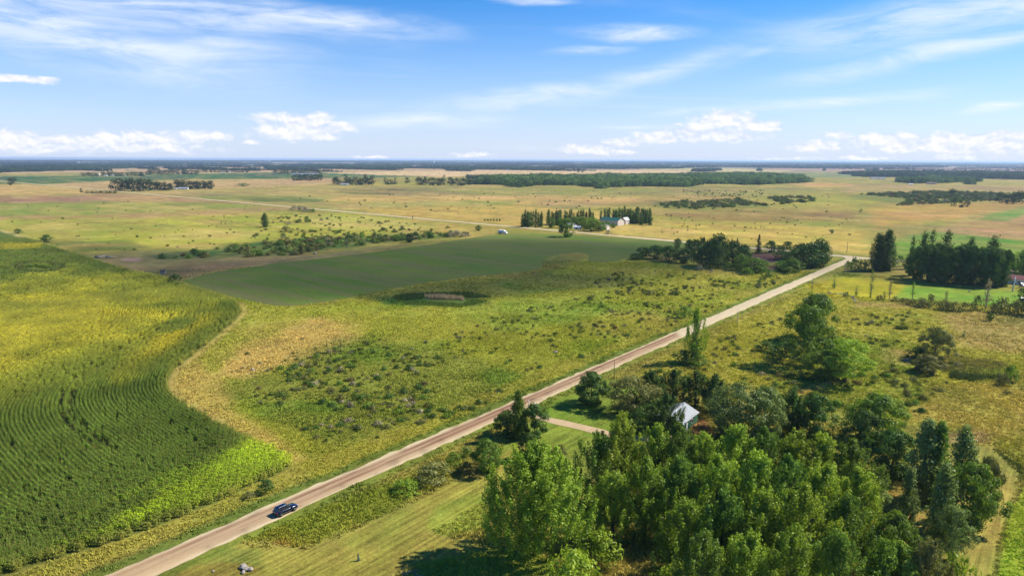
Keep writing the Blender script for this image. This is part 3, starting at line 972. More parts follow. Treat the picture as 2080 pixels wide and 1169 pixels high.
def cross_col(U, S, X, Y):
    pale = np.array(A(240, 222, 186)); tan = np.array(A(212, 188, 146))
    k = sst(fbm(U, S * 20, 40, 81), .3, .7)[:, None] * .35
    c = pale * (1 - k) + tan * k
    eg = sst(np.abs(S), .8, 1)[:, None] * .3
    return c * (1 - eg) + tan * eg


uL = float(cross_uv(*G(-700, 318 + 45))[0])
uX = float(cross_uv(CROSSING[0], CROSSING[1])[0])
v_off = float(cross_uv(CROSSING[0], CROSSING[1])[1])
strip('cross_road', XC, XD, XN, -3200, uX + 160, 4.0, 4.0, 4.0, 4, 0.05, cross_col, crown=.15)
# driveway
drv = smooth_line(Gl([(1068, 836), (1108, 851), (1160, 862), (1210, 874), (1260, 888), (1330, 892), (1400, 890)]), 3)
dx_, dy_ = np.array([p[0] for p in drv]), np.array([p[1] for p in drv])
tn = np.stack([np.gradient(dx_), np.gradient(dy_)], 1); tn /= np.linalg.norm(tn, axis=1)[:, None]
nn = np.stack([-tn[:, 1], tn[:, 0]], 1)
vs, cs = [], []
for s_ in np.linspace(-1, 1, 9):
    w_ = 1.75 * s_ + (abs(s_) > .9) * (fbm(dx_, dy_, 2.5, 91) - .5) * 1.0 * np.sign(s_)
    vs.append(np.stack([dx_ + nn[:, 0] * w_, dy_ + nn[:, 1] * w_, np.full(len(dx_), .034 + .05 * (1 - s_ * s_))], 1))
vs = np.array(vs); nA, nB = vs.shape[:2]
vs = vs.reshape(-1, 3); I = np.arange(nA * nB).reshape(nA, nB)
f = np.stack([I[:-1, :-1], I[:-1, 1:], I[1:, 1:], I[1:, :-1]], -1).reshape(-1, 4)[:, ::-1]
cc = np.zeros((len(vs), 3)) + np.array(A(222, 194, 152)); cc *= (1 + (fbm(vs[:, 0], vs[:, 1], 3, 95)[:, None] - .5) * .3)
obj('driveway', mesh_np('driveway', vs, f, ROADM, {'tint': cc}), None, 'structure')

# ------------------------------------------------------------------ trees
L_LIGHT = leaf_mat('leaves_fresh_green', A(84, 122, 40), A(156, 186, 58))
L_MID = leaf_mat('leaves_mid_green', A(62, 98, 36), A(118, 152, 54))
L_DARK = leaf_mat('leaves_dark_green', A(42, 74, 34), A(88, 122, 48), .25)
L_OLIVE = leaf_mat('leaves_olive', A(80, 92, 46), A(128, 136, 74), .25)
L_SILVER = leaf_mat('leaves_silver_green', A(62, 96, 44), A(134, 160, 88), .25)
L_YELLOW = leaf_mat('leaves_yellow_green', A(120, 150, 36), A(190, 206, 64), .4)
L_GREY = leaf_mat('leaves_grey_green', A(110, 116, 84), A(168, 166, 128), .2)
L_FIR = leaf_mat('needles_dark', A(34, 60, 34), A(62, 88, 48), .1)
L_BLUE = leaf_mat('needles_blue_green', A(52, 84, 70), A(92, 122, 100), .1)
L_FAR = leaf_mat('leaves_deep_green', A(26, 42, 18), A(52, 74, 30), .2)
BARK = paint_mat('bark', A(112, 98, 78), .95, 0, .3, 3)
BARKP = paint_mat('bark_pale', A(196, 184, 160), .95, 0, .25, 3)
rs = np.random.RandomState(7)


def env(kind, u):
    """half width of the crown at height u (0..1)"""
    if kind == 'plume':
        return 0.5 * np.clip(np.sin(np.pi * np.clip((u - 0.02) / 1.02, 0, 1) ** 0.72) ** 0.62, 0.05, 1) * np.where(u > .75, 1 - (u - .75) * 1.2, 1)
    if kind == 'round':
        return 0.5 * np.sqrt(np.clip(1 - ((u - .50) / .51) ** 2, 0.01, 1))
    if kind == 'bush':
        return 0.5 * np.sqrt(np.clip(1 - ((u - .25) / .76) ** 2, 0.01, 1))
    if kind == 'column':
        return 0.5 * np.clip(np.minimum(1, (u + .05) * 2.6), 0, 1) * np.clip(1.02 - u, 0, 1) ** .55
    if kind == 'cone':
        return 0.5 * np.clip(1.0 - u, 0.02, 1) ** .85
    return 0.5 * np.sqrt(np.clip(1 - ((u - .55) / .5) ** 2, 0.05, 1))


def diamonds(c, nrm, size, r):
    """leaf sprays as kites; c (N,3), nrm (N,3), size (N,)"""
    n = len(c)
    nrm = nrm / (np.linalg.norm(nrm, axis=1)[:, None] + 1e-9)
    a = r.normal(size=(n, 3)); a -= nrm * (a * nrm).sum(1)[:, None]; a /= (np.linalg.norm(a, axis=1)[:, None] + 1e-9)
    b = np.cross(nrm, a)
    s = size[:, None]
    v = np.stack([c - a * s * .62, c + b * s * .36 - a * s * .05, c + a * s * .62, c - b * s * .36 + nrm * s * .12], 1)
    return v.reshape(-1, 3), np.arange(4 * n).reshape(n, 4)


def crown_mesh(name, kind, w, h, ncl, per, leaf, seed, gap=0.0, z0=.10, fill=.25):
    """crown of width w and height h: branch-end clumps through an uneven outline"""
    r = np.random.RandomState(seed)
    u = r.uniform(0, 1, ncl) ** (.85 if kind not in ('cone', 'column') else 1.25)
    th = r.uniform(0, 2 * np.pi, ncl)
    wob = 1 + .16 * np.sin(th * 2 + r.uniform(0, 6)) + .12 * np.sin(th * 3 + u * 7 + r.uniform(0, 6)) + .10 * np.sin(th * 5 - u * 9)
    rad = env(kind, u) * wob * np.where(r.uniform(0, 1, ncl) < fill, r.uniform(.15, .75, ncl), r.uniform(.80, 1.06, ncl))
    if gap:
        g_ = vnoise(th * 1.6 + seed, u * 4.5 + seed, seed) > gap
        u, th, rad = u[g_], th[g_], rad[g_]
    ncl = len(u)
    zc = z0 + (1 - z0) * u
    if kind == 'plume': zc = zc + r.uniform(-.01, .07, ncl)
    if kind in ('bush',): zc = .04 + .93 * u
    cx, cy, cz = rad * np.cos(th) * w, rad * np.sin(th) * w, zc * h
    cs = leaf * r.uniform(1.5, 2.6, ncl) * (1.55 if per > 90 and kind == 'round' else 1)
    C, Nn, S = [], [], []
    for i in range(ncl):
        k = per
        out = np.array([np.cos(th[i]), np.sin(th[i]), .55])
        if kind in ('plume', 'column'):
            L = (h * .19 if kind == 'plume' else h * .12) * r.uniform(.7, 1.25)
            t_ = r.uniform(0, 1, k)
            ax = np.array([-np.cos(th[i]) * .30, -np.sin(th[i]) * .30, -1.0])
            q = r.normal(size=(k, 3)) * (cs[i] * (.18 + .55 * np.sqrt(t_)))[:, None]
            p = np.array([cx[i], cy[i], cz[i]]) + ax * (t_ * L)[:, None] + q
            nn_ = q / (np.linalg.norm(q, axis=1)[:, None] + 1e-9) + out * .35 + r.normal(size=(k, 3)) * .35
        elif kind == 'cone':
            L = rad[i] * w
            t_ = r.uniform(0, 1, k)
            q = r.normal(size=(k, 3)) * leaf * np.array([.45, .45, .25])
            base = np.array([np.cos(th[i]), np.sin(th[i]), 0])
            p = base * (L * (.25 + .8 * t_))[:, None] + q
            p[:, 2] += cz[i] - t_ * L * .28
            nn_ = np.array([0, 0, 1.]) + out * .6 + r.normal(size=(k, 3)) * .45
        else:
            q = r.normal(size=(k, 3)); q /= np.linalg.norm(q, axis=1)[:, None]
            q = q * (r.uniform(.25, 1, k) ** .5)[:, None]
            p = np.array([cx[i], cy[i], cz[i]]) + q * cs[i] * np.array([1.15, 1.15, .85])
            nn_ = q + out * .45 + r.normal(size=(k, 3)) * .3
        C.append(p); Nn.append(nn_); S.append(leaf * r.uniform(.65, 1.3, k))
    C = np.concatenate(C); Nn = np.concatenate(Nn); S = np.concatenate(S)
    C[:, 2] = np.maximum(C[:, 2], .02 * h)
    v, f = diamonds(C, Nn, S, r)
    return mesh_np(name, v, f, L_MID), w, h


def trunk_mesh(name, w, h, seed, n=7, top=.8, r0=.022, spread=.33):
    r = random.Random(seed)
    mb = MB()
    mb.tube([(0, 0, -.2), (0.01 * w, 0, h * .3), (-.01 * w, .01 * w, h * .6), (0, 0, h * top)], [h * r0, h * r0 * .75, h * r0 * .45, h * r0 * .15], 7)
    for i in range(n):
        a = 2 * math.pi * (i + r.random() * .6) / n
        z = h * (.16 + .5 * i / n)
        L = w * spread * r.uniform(.7, 1.1)
        mb.tube([(0, 0, z), (math.cos(a) * L * .5, math.sin(a) * L * .5, z + h * .10), (math.cos(a) * L, math.sin(a) * L, z + h * .25)],
                [h * r0 * .42, h * r0 * .28, h * r0 * .08], 5)
    return mb.mesh(name, BARK)


PROTO = {}


def proto(key, kind, w, h, variants, ncl, per, leaf, **kw):
    PROTO[key] = [(crown_mesh('crown_' + key, kind, w, h, ncl, per, leaf, 100 + 17 * i + hash_s(key), **kw)[0],
                   trunk_mesh('trunk_' + key, w, h, i + 5), w, h) for i in range(variants)]


def hash_s(s): return sum(ord(c) * (i + 3) for i, c in enumerate(s)) % 977


# near: leaf sprays of a hand's breadth; middle and far: coarser
proto('plume', 'plume', 13.0, 19.0, 4, 130, 120, .34, fill=.3, z0=.16)
proto('hero', 'plume', 15.5, 21.0, 1, 300, 150, .31, fill=.25, z0=.17)
proto('round', 'round', 8.0, 8.0, 4, 74, 150, .29, z0=.04)
proto('olive', 'round', 9.0, 8.5, 3, 120, 95, .28, gap=.10, z0=.03)
proto('open', 'round', 11.0, 14.0, 3, 110, 95, .36, gap=.20, z0=.16)
proto('column', 'column', 6.0, 16.0, 3, 170, 40, .34, fill=.3, z0=.04)
proto('thin', 'column', 4.0, 12.0, 3, 42, 24, .30, gap=.30, z0=.12)
proto('bush', 'bush', 4.0, 3.2, 4, 60, 26, .24)
proto('cone', 'cone', 5.5, 11.0, 2, 190, 20, .32, z0=.05, fill=.3)
proto('m_round', 'round', 9.0, 12.0, 4, 70, 22, .75, z0=.05)
proto('m_column', 'column', 5.0, 16.0, 3, 60, 20, .66, z0=.03)
proto('m_bush', 'bush', 5.0, 3.4, 3, 24, 16, .50)
proto('f_round', 'round', 12.0, 14.0, 4, 26, 11, 1.7, z0=.02)
proto('f_column', 'column', 7.0, 16.0, 3, 20, 10, 1.6, z0=.02)
for k_ in ('thin',):
    for v in PROTO[k_]: v[1].materials.clear(); v[1].materials.append(BARKP)

ALLT = []   # footprints, to keep rough grass away from trunks and hang shade


def place_tree(x, y, wd, ht, key, mat, label, group=None, name='tree', cat='tree', bark=None, rz=None, var=None, single=False):
    """one tree: Empty at its foot > trunk, crown"""
    vs = PROTO[key]
    i = int(hash2(np.array([x * 7.1]), np.array([y * 3.3]), 5)[0] * 997) % len(vs) if var is None else var % len(vs)
    cm_, tm_, w0, h0 = vs[i]
    rz = rnd.uniform(0, 6.28) if rz is None else rz
    ALLT.append((x, y, wd))
    if single:
        o = bpy.data.objects.new(name, cm_); COL.objects.link(o)
        o.location = (x, y, 0); o.rotation_euler = (0, 0, rz); o.scale = (wd / w0, wd / w0, ht / h0)
        o.material_slots[0].link = 'OBJECT'; o.material_slots[0].material = mat
        return tag(o, label, cat, group)
    e = empty(name, (x, y, 0), rz, label, cat, group)
    for nm, me in (('trunk', tm_), ('crown', cm_)):
        o = bpy.data.objects.new(nm, me); COL.objects.link(o); o.parent = e
        o.scale = (wd / w0, wd / w0, ht / h0)
        if nm == 'crown':
            o.material_slots[0].link = 'OBJECT'; o.material_slots[0].material = mat
    return e


def measure(px, yb, yt, wpx, z=0.0):
    """foot, height and width in metres of an upright thing measured in the photograph"""
    x, y = G(px, yb); x = float(x); y = float(y)
    dx, dy, dz = ray(px, yt)
    h = H + float(dz) * (y / float(dy))
    return x, y, max(.3, h), wpx * float(depth(x, y, h * .4)) / FPX


rnd = random.Random(11)
ORD = ['first', 'second', 'third', 'fourth', 'fifth', 'sixth', 'seventh', 'eighth', 'ninth', 'tenth', 'eleventh', 'twelfth', 'thirteenth', 'fourteenth', 'fifteenth', 'sixteenth', 'seventeenth', 'eighteenth', 'nineteenth', 'twentieth', 'twenty-first', 'twenty-second', 'twenty-third', 'twenty-fourth']


def T(px, yb, yt, wpx, key, mat, label, group=None, name='tree', cat='tree', **kw):
    x, y, h, w = measure(px, yb, yt, wpx)
    return place_tree(x, y, w, h, key, mat, label, group, name, cat, **kw)


def TR(items, key, mat, label, group, name='tree', cat='tree', single=False):
    rank = {id(it): n_ for n_, it in enumerate(sorted(items, key=lambda q: q[0]))}
    for it in items:
        k2 = it[4] if len(it) > 4 and it[4] else key
        m2 = it[5] if len(it) > 5 and it[5] else mat
        lb = label
        if len(items) <= 24:
            n_ = rank[id(it)]
            lb = (ORD[n_] + ' from left, ' if n_ else 'leftmost ') + label
            if n_ == len(items) - 1: lb = 'rightmost ' + label
        it = list(it)
        if k2 == 'f_round' or k2 == 'f_column':
            m2 = L_FAR if m2 is L_DARK else m2
        if len(items) > 10 and k2 not in ('round',):
            hh_ = it[1] - it[2]
            it[0] += rnd.uniform(-.22, .22) * it[3]; it[1] += rnd.uniform(-.06, .06) * hh_; it[2] += rnd.uniform(-.10, .20) * hh_; it[3] *= rnd.uniform(.7, 1.25)
        T(it[0], it[1], it[2], it[3], k2, m2, lb, group, name, cat, single=single)


# -- trees around the lane and the farmstead in front
T(1086, 1126, 905, 192, 'hero', L_LIGHT, 'big bright cottonwood with upswept boughs standing alone left of the dark grove', name='cottonwood_tree')
T(1052, 892, 790, 40, 'column', L_MID, 'slender upright tree with pale trunk at the lane mouth beside the gravel road', name='poplar_tree')
T(1056, 880, 812, 40, 'column', L_MID, 'narrow leafy tree behind the slender pale-trunked one at the lane mouth', name='poplar_tree')
T(1030, 884, 838, 50, 'round', L_DARK, 'low dark rounded tree left of the pale trunk at the lane mouth')
T(1086, 888, 824, 52, 'round', L_DARK, 'dense dark tree right of the pale trunk at the lane mouth')
T(1076, 932, 882, 38, 'round', L_DARK, 'small dark egg-shaped tree just behind the big cottonwood')
T(1136, 946, 906, 40, 'olive', L_OLIVE, 'small grey-green tree on the lawn right of the big cottonwood top')
T(990, 956, 896, 58, 'round', L_MID, 'round bright green tree at the edge of the mown lawn by the ditch')
T(946, 962, 940, 32, 'bush', L_OLIVE, 'grey-green bush touching the left side of the round lawn tree', name='bush', cat='bush')
T(920, 944, 920, 34, 'bush', L_MID, 'upright bush at the ditch just left of the round lawn tree', name='bush', cat='bush')
T(945, 928, 908, 30, 'bush', L_MID, 'bush up-slope behind the others, left of the round lawn tree', name='bush', cat='bush')
T(880, 976, 942, 72, 'bush', L_OLIVE, 'wide olive thicket on the ditch bank between the road and the lawn', name='bush', cat='bush')
T(826, 998, 976, 52, 'bush', L_LIGHT, 'low light green bush on the ditch bank, farthest left of the thicket', name='bush', cat='bush')
T(540, 1000, 974, 30, 'bush', L_DARK, 'round dark bush beside the corn tip, left of the gravel road near the car', name='bush', cat='bush')
T(506, 1010, 998, 26, 'bush', L_OLIVE, 'low grey bush left of the round dark one at the corn tip', name='bush', cat='bush')
T(728, 1138, 1122, 9, 'cone', L_BLUE, 'tiny blue-green spruce sapling alone on the mown grass', name='spruce_sapling', cat='sapling')
T(1201, 822, 760, 64, 'round', L_DARK, 'round dark maple on the lawn between gravel road and lane', name='maple_tree')
T(1281, 836, 768, 84, 'olive', L_OLIVE, 'rounded olive-coloured tree right of the round maple near the lane', name='olive_tree')
T(1322, 822, 752, 66, 'plume', L_DARK, 'dark tree in the row behind the white-roofed shed, next to the olive-coloured one')
T(1366, 818, 750, 70, 'plume', L_DARK, 'dark tree in the row straight behind the white-roofed shed')
T(1412, 824, 754, 72, 'plume', L_DARK, 'dark plumed tree behind the right end of the white-roofed shed')
T(1450, 838, 764, 70, 'plume', L_DARK, 'dark plumed tree right of the white-roofed shed at the row end')
T(1352, 884, 800, 74, 'plume', L_DARK, 'dark tree in front of the white-roofed shed, hiding its left half')
T(1310, 880, 826, 56, 'olive', L_DARK, 'dark bushy tree left of the white-roofed shed')
T(1498, 888, 786, 118, 'olive', L_SILVER, 'broad silvery green tree right of the white-roofed shed')
T(1550, 892, 792, 84, 'olive', L_SILVER, 'silvery tree on the right flank of the broad silvery one')
T(1606, 884, 796, 76, 'plume', L_DARK, 'dark tree in the row right of the silvery trees')
T(1650, 892, 806, 76, 'round', L_DARK, 'dark rounded tree second to the right of the silvery trees')
T(1782, 894, 806, 92, 'round', L_MID, 'rounded fresh green tree at the back of the grove beside the scrub')
T(1744, 930, 838, 70, 'round', L_DARK, 'dark tree in the gap between the fresh green round tree and the tall grove')
T(1810, 968, 882, 92, 'round', L_DARK, 'deeply shaded round tree left of the tall silver poplars')

# -- the tall grove
GROVE = 'tall cottonwoods of the dense grove'
rowA = [(1212, 1028, 880, 104), (1258, 1018, 852, 110), (1318, 1026, 862, 104), (1376, 1022, 868, 108), (1430, 1026, 876, 104), (1486, 1020, 866, 108),
        (1540, 1030, 880, 106), (1600, 1026, 876, 108), (1660, 1030, 890, 108), (1716, 1036, 900, 104)]
rowB = [(1246, 1092, 950, 112), (1312, 1100, 938, 112), (1380, 1096, 925, 116), (1450, 1100, 930, 118), (1524, 1096, 925, 120), (1596, 1096, 930, 118), (1668, 1100, 935, 116), (1735, 1096, 945, 106)]
rowC = [(1392, 1176, 1010, 118), (1466, 1182, 990, 124), (1546, 1176, 1000, 124), (1622, 1182, 995, 124), (1700, 1176, 1010, 118)]
rowD = [(1420, 1275, 1092, 136), (1510, 1268, 1080, 136), (1600, 1275, 1085, 136), (1690, 1268, 1092, 130), (1780, 1270, 1130, 110)]
for rw, k, tx in ((rowA, 0, 'tall cottonwood in the back row of the dense grove'),
                  (rowB, 1, 'tall cottonwood in the second row of the dense grove'),
                  (rowC, 2, 'tall cottonwood in the third row of the dense grove'),
                  (rowD, 3, 'cottonwood at the bottom edge, front of the dense grove')):
    for j, (a, b, c_, d_) in enumerate(rw):
        T(a + rnd.uniform(-6, 6), b, c_ + rnd.uniform(-8, 8), d_ * 1.06, 'plume', L_LIGHT if (j + k) % 3 else L_MID, (ORD[j] + ' from left, ' if j else 'leftmost ') + tx, tx.split(',')[0].replace('tall cottonwood', 'cottonwoods') if k < 3 else 'cottonwoods at the bottom edge', name='cottonwood_tree')
T(1762, 1046, 968, 62, 'open', L_SILVER, 'thin pale tree with bare bent boughs at the right rim of the grove', name='cottonwood_tree')
# front bushes
T(1216, 1146, 1082, 84, 'bush', L_LIGHT, 'light green bush at the foot of the big bright cottonwood, right side', name='bush', cat='bush')
T(1160, 1200, 1118, 96, 'bush', L_LIGHT, 'light green bush in front of the big bright cottonwood', name='bush', cat='bush')
T(1284, 1108, 1078, 44, 'bush', L_MID, 'small grey-green bush on the shaded edge of the grove clearing', name='bush', cat='bush')
T(1396, 1160, 1096, 88, 'bush', L_MID, 'round mid-green bush right of the grassy clearing below the grove', name='bush', cat='bush')
T(1372, 1230, 1150, 90, 'bush', L_LIGHT, 'light bush at the bottom edge right of the grassy clearing', name='bush', cat='bush')
T(1456, 1210, 1140, 86, 'bush', L_MID, 'bush at the bottom edge under the tall grove', name='bush', cat='bush')
# right-hand group
T(1868, 1018, 848, 84, 'column', L_SILVER, 'tall silver-green poplar, left of the two spires at the right', name='poplar_tree')
T(1894, 1022, 852, 60, 'column', L_MID, 'poplar pressed against the right side of the left tall spire', name='poplar_tree')
T(1944, 1010, 862, 72, 'column', L_SILVER, 'pointed silver-green poplar standing right of the tall pair', name='poplar_tree')
T(1836, 1082, 948, 52, 'column', L_SILVER, 'slim whitish poplar by the grassy gap in the grove', name='poplar_tree')
T(1902, 1112, 936, 70, 'column', L_SILVER, 'whitish poplar in front of the two tall spires', name='poplar_tree')
T(1926, 1136, 1032, 66, 'open', L_SILVER, 'short whitish poplar nearest the mown strip', name='poplar_tree')
T(1964, 1072, 948, 96, 'round', L_MID, 'round bright green tree at the right end of the grove by the mown strip')
T(1996, 1044, 936, 56, 'round', L_OLIVE, 'darker olive tree tucked behind the bright round one at the mown strip')
T(1806, 1170, 1050, 92, 'round', L_MID, 'green rounded tree just right of the grove, before the grassy gap')
T(1800, 1270, 1112, 108, 'round', L_MID, 'fresh green tree at the bottom edge right of the grove')
T(1868, 1290, 1096, 110, 'plume', L_OLIVE, 'olive tree with bare patches at the bottom edge beside the mown strip')
T(1925, 1250, 1128, 90, 'bush', L_LIGHT, 'light green bush at the bottom edge beside the mown strip', name='bush', cat='bush')

# -- right of the road, middle distance
T(1654, 690, 602, 80, 'round', L_MID, 'large rounded tree, the back one of the big pair right of the road')
T(1636, 742, 624, 86, 'open', L_MID, 'large rounded tree, the front one of the big pair right of the road')
T(1716, 778, 692, 84, 'open', L_LIGHT, 'spreading yellow-green tree right of the big pair')
T(1676, 768, 714, 72, 'round', L_MID, 'lower green tree between the big pair and the yellow-green one')
T(1672, 730, 690, 60, 'round', L_DARK, 'dark low tree behind the trunk of the yellow-green one')
T(1594, 728, 696, 66, 'bush', L_DARK, 'dark thicket at the left foot of the big pair', name='bush', cat='bush')
T(1556, 712, 694, 44, 'bush', L_DARK, 'dark low bush leftmost of the thicket by the big pair', name='bush', cat='bush')
T(1411, 738, 622, 40, 'thin', L_LIGHT, 'tall thin light green cottonwood beside the gravel road', name='cottonwood_tree', var=1)
T(1411, 736, 626, 40, 'plume', L_LIGHT, 'slim inner stem of leaves of the thin roadside cottonwood', name='cottonwood_tree')
T(1390, 735, 712, 46, 'bush', L_DARK, 'dark bush at the left foot of the thin roadside cottonwood', name='bush', cat='bush')
T(1418, 742, 722, 50, 'bush', L_MID, 'green bush at the right foot of the thin roadside cottonwood', name='bush', cat='bush')
T(1390, 645, 622, 28, 'bush', L_MID, 'bush on the far side of the road near the thin cottonwood', name='bush', cat='bush')
T(1898, 730, 668, 56, 'olive', L_OLIVE, 'dull dark olive tree standing in the right meadow')
T(1882, 756, 722, 54, 'round', L_OLIVE, 'grey-green rounded bush before the dull olive tree in the right meadow', name='bush', cat='bush')
T(1862, 726, 706, 40, 'bush', L_DARK, 'dark bush to the left of the dull olive tree', name='bush', cat='bush')
T(2053, 774, 742, 26, 'bush', L_MID, 'single grey-green bush at the right end of the reed bed', name='bush', cat='bush')
T(2036, 782, 760, 20, 'bush', L_OLIVE, 'small bush beside the single one at the reed bed end', name='bush', cat='bush')
T(2010, 652, 636, 12, 'round', L_MID, 'small lollipop tree on the dry ground at the right')
T(1957, 684, 668, 10, 'thin', L_MID, 'small slim sapling on the dry ground left of the lollipop tree')
for q in ((1768, 604, 545, 14, L_MID), (1806, 608, 566, 12, L_GREY), (1739, 600, 578, 10, L_MID), (1694, 585, 560, 14, L_MID), (1853, 606, 572, 12, L_LIGHT), (2002, 628, 566, 20, L_GREY), (1796, 606, 590, 12, L_MID), (1920, 620, 590, 12, L_OLIVE)):
    lb = {1768: 'slim leafy sapling at the yellow meadow fence line', 1806: 'half bare grey sapling at the yellow meadow edge', 1739: 'little sapling left of the slim leafy one', 1694: 'bushy sapling near the road pole left of the saplings row',
          1853: 'faint thin sapling before the bright lawn', 2002: 'tall half dead poplar with bare stem at the right hedgerow', 1796: 'low leafy shrub at the foot of the half bare sapling', 1920: 'twiggy sapling rising from the hedgerow'}[q[0]]
    T(q[0], q[1], q[2], q[3], 'thin', q[4], lb, name='sapling', cat='sapling')
TR([(1716, 602, 590, 16), (1836, 616, 604, 20), (1856, 620, 606, 24), (1872, 622, 604, 24), (1890, 624, 598, 26), (1906, 628, 608, 26), (1924, 630, 608, 26), (1942, 632, 612, 26), (1960, 632, 612, 26), (1986, 630, 604, 22),
    (2020, 634, 612, 26), (2040, 636, 602, 30), (2062, 638, 612, 28), (2084, 640, 606, 34), (1790, 610, 600, 16), (1820, 612, 603, 18)], 'm_bush', L_OLIVE, 'bush of the hedgerow before the bright lawn',
   'hedgerow bushes by the bright lawn', name='bush', cat='bush')
# poplar group by the crossing
T(1780, 549, 472, 44, 'column', L_DARK, 'tall dark poplar by the road crossing, left stem of the close pair', name='poplar_tree')
T(1799, 549, 465, 48, 'column', L_DARK, 'tall dark poplar by the road crossing, right stem of the close pair', name='poplar_tree')
TR([(1738, 546, 524, 22), (1756, 548, 530, 22), (1724, 542, 530, 14), (1828, 530, 520, 16), (1842, 532, 524, 14)], 'm_bush', L_DARK, 'dark bush at the foot of the tall poplars by the road crossing', 'bushes by the crossing', name='bush', cat='bush')
TR([(1850, 540, 478, 13, 'm_column'), (1872, 545, 466, 22, 'm_column'), (1888, 545, 466, 18, 'm_column'), (1918, 545, 466, 30, 'm_column'), (1967, 548, 480, 20, 'm_column'), (2009, 560, 477, 30, 'm_column')], 'm_column', L_DARK,
   'tall dark poplar above the round farmstead trees at right', 'poplars rising above the right farmstead', name='poplar_tree')
TR([(1860, 566, 505, 36), (1884, 572, 502, 44), (1912, 574, 502, 46), (1940, 576, 504, 46), (1966, 578, 503, 46), (1992, 580, 508, 46), (2016, 582, 508, 46), (2036, 582, 512, 36), (1850, 560, 522, 24), (1900, 568, 498, 40), (1952, 572, 500, 40), (2003, 574, 504, 40)],
   'round', L_DARK, 'round dark tree of the windbreak behind the lawn', 'round trees of the windbreak behind the bright lawn')
TR([(2064, 552, 514, 34), (2088, 556, 508, 40), (2078, 566, 530, 30), (2110, 570, 510, 50)], 'm_round', L_MID, 'green tree behind the maroon-roofed house at the right edge', 'trees behind the maroon-roofed house')
TR([(2090, 620, 585, 44), (2120, 640, 600, 50)], 'm_round', L_DARK, 'tree at the right edge shading the parked vehicle', 'trees shading the parked vehicle')

# -- the thicket left of the crossing
TH = 'trees of the thicket left of the crossing'
TR([(1308, 524, 499, 24), (1332, 526, 496, 28), (1352, 530, 503, 40), (1288, 527, 514, 22), (1372, 505, 483, 18), (1396, 512, 484, 18), (1406, 520, 486, 26), (1422, 518, 481, 22), (1440, 540, 486, 42), (1466, 542, 482, 42), (1454, 528, 484, 36), (1484, 534, 490, 36),
    (1392, 534, 505, 26), (1510, 540, 496, 30), (1420, 538, 505, 28), (1566, 512, 491, 22), (1598, 506, 487, 18), (1590, 527, 510, 36), (1612, 543, 500, 34), (1642, 545, 494, 42), (1662, 542, 490, 44), (1676, 536, 500, 30), (1626, 532, 496, 34), (1584, 514, 498, 18)],
   'm_round', L_DARK, 'dark leafy tree of the thicket left of the road crossing', TH)
TR([(1502, 549, 518, 24), (1530, 553, 522, 42), (1548, 552, 528, 28), (1590, 550, 530, 36), (1610, 552, 526, 34)], 'm_round', L_MID, 'fresh green tree at the near edge of the crossing thicket', 'fresh green trees at the thicket edge')
TR([(1560, 562, 546, 26), (1600, 556, 542, 24), (1478, 546, 534, 20), (1494, 548, 536, 20), (1422, 549, 538, 14, None, L_GREY), (1516, 558, 544, 20)], 'm_bush', L_MID, 'low bush along the near foot of the thicket left of the crossing', 'low bushes at the thicket foot', name='bush', cat='bush')
T(1540, 514, 476, 20, 'cone', L_FIR, 'dark pointed spruce above the tilled clearing in the thicket', name='spruce_tree')
TR([(1486, 500, 483, 9), (1497, 500, 483, 10)], 'cone', L_FIR, 'small pointed spruce behind the thicket by the cross road', 'two small spruces behind the thicket', name='spruce_tree')

# -- farmstead with the green-roofed barn
TR([(x, 459 + (x % 3), 424 + (x * 7 % 6), 10) for x in range(1060, 1104, 4)] + [(x, 456, 422 + (x * 5 % 6), 9) for x in range(1112, 1144, 4)] + [(x, 452, 422 + (x * 5 % 7), 8) for x in range(1146, 1210, 5)]
   + [(x, 446, 418 + (x * 5 % 6), 8) for x in range(1221, 1244, 6)] + [(x, 452, 416 + (x * 5 % 8), 10) for x in range(1246, 1322, 4)] + [(x, 455, 428 + (x * 5 % 5), 11) for x in range(1284, 1322, 9)],
   'm_column', L_DARK, 'narrow dark poplar of the windbreak around the green-roofed barn', 'poplars around the green-roofed barn', name='poplar_tree')
TR([(1120, 462, 444, 18), (1136, 463, 442, 20), (1164, 459, 441, 22), (1178, 461, 441, 24), (1192, 465, 441, 24), (1206, 468, 444, 24), (1218, 468, 446, 20), (1200, 460, 440, 22), (1232, 463, 450, 16), (1246, 463, 452, 14), (1152, 455, 442, 16)],
   'm_round', L_MID, 'round leafy tree in the yard of the green-roofed barn', 'round trees in the yard of the green-roofed barn')
T(1150, 481, 446, 28, 'round', L_MID, 'leafy tree on the near side of the cross road before the farmstead')
T(1236, 475, 467, 12, 'm_bush', L_GREY, 'grey bush by the cross road right of the green-roofed barn', name='bush', cat='bush')

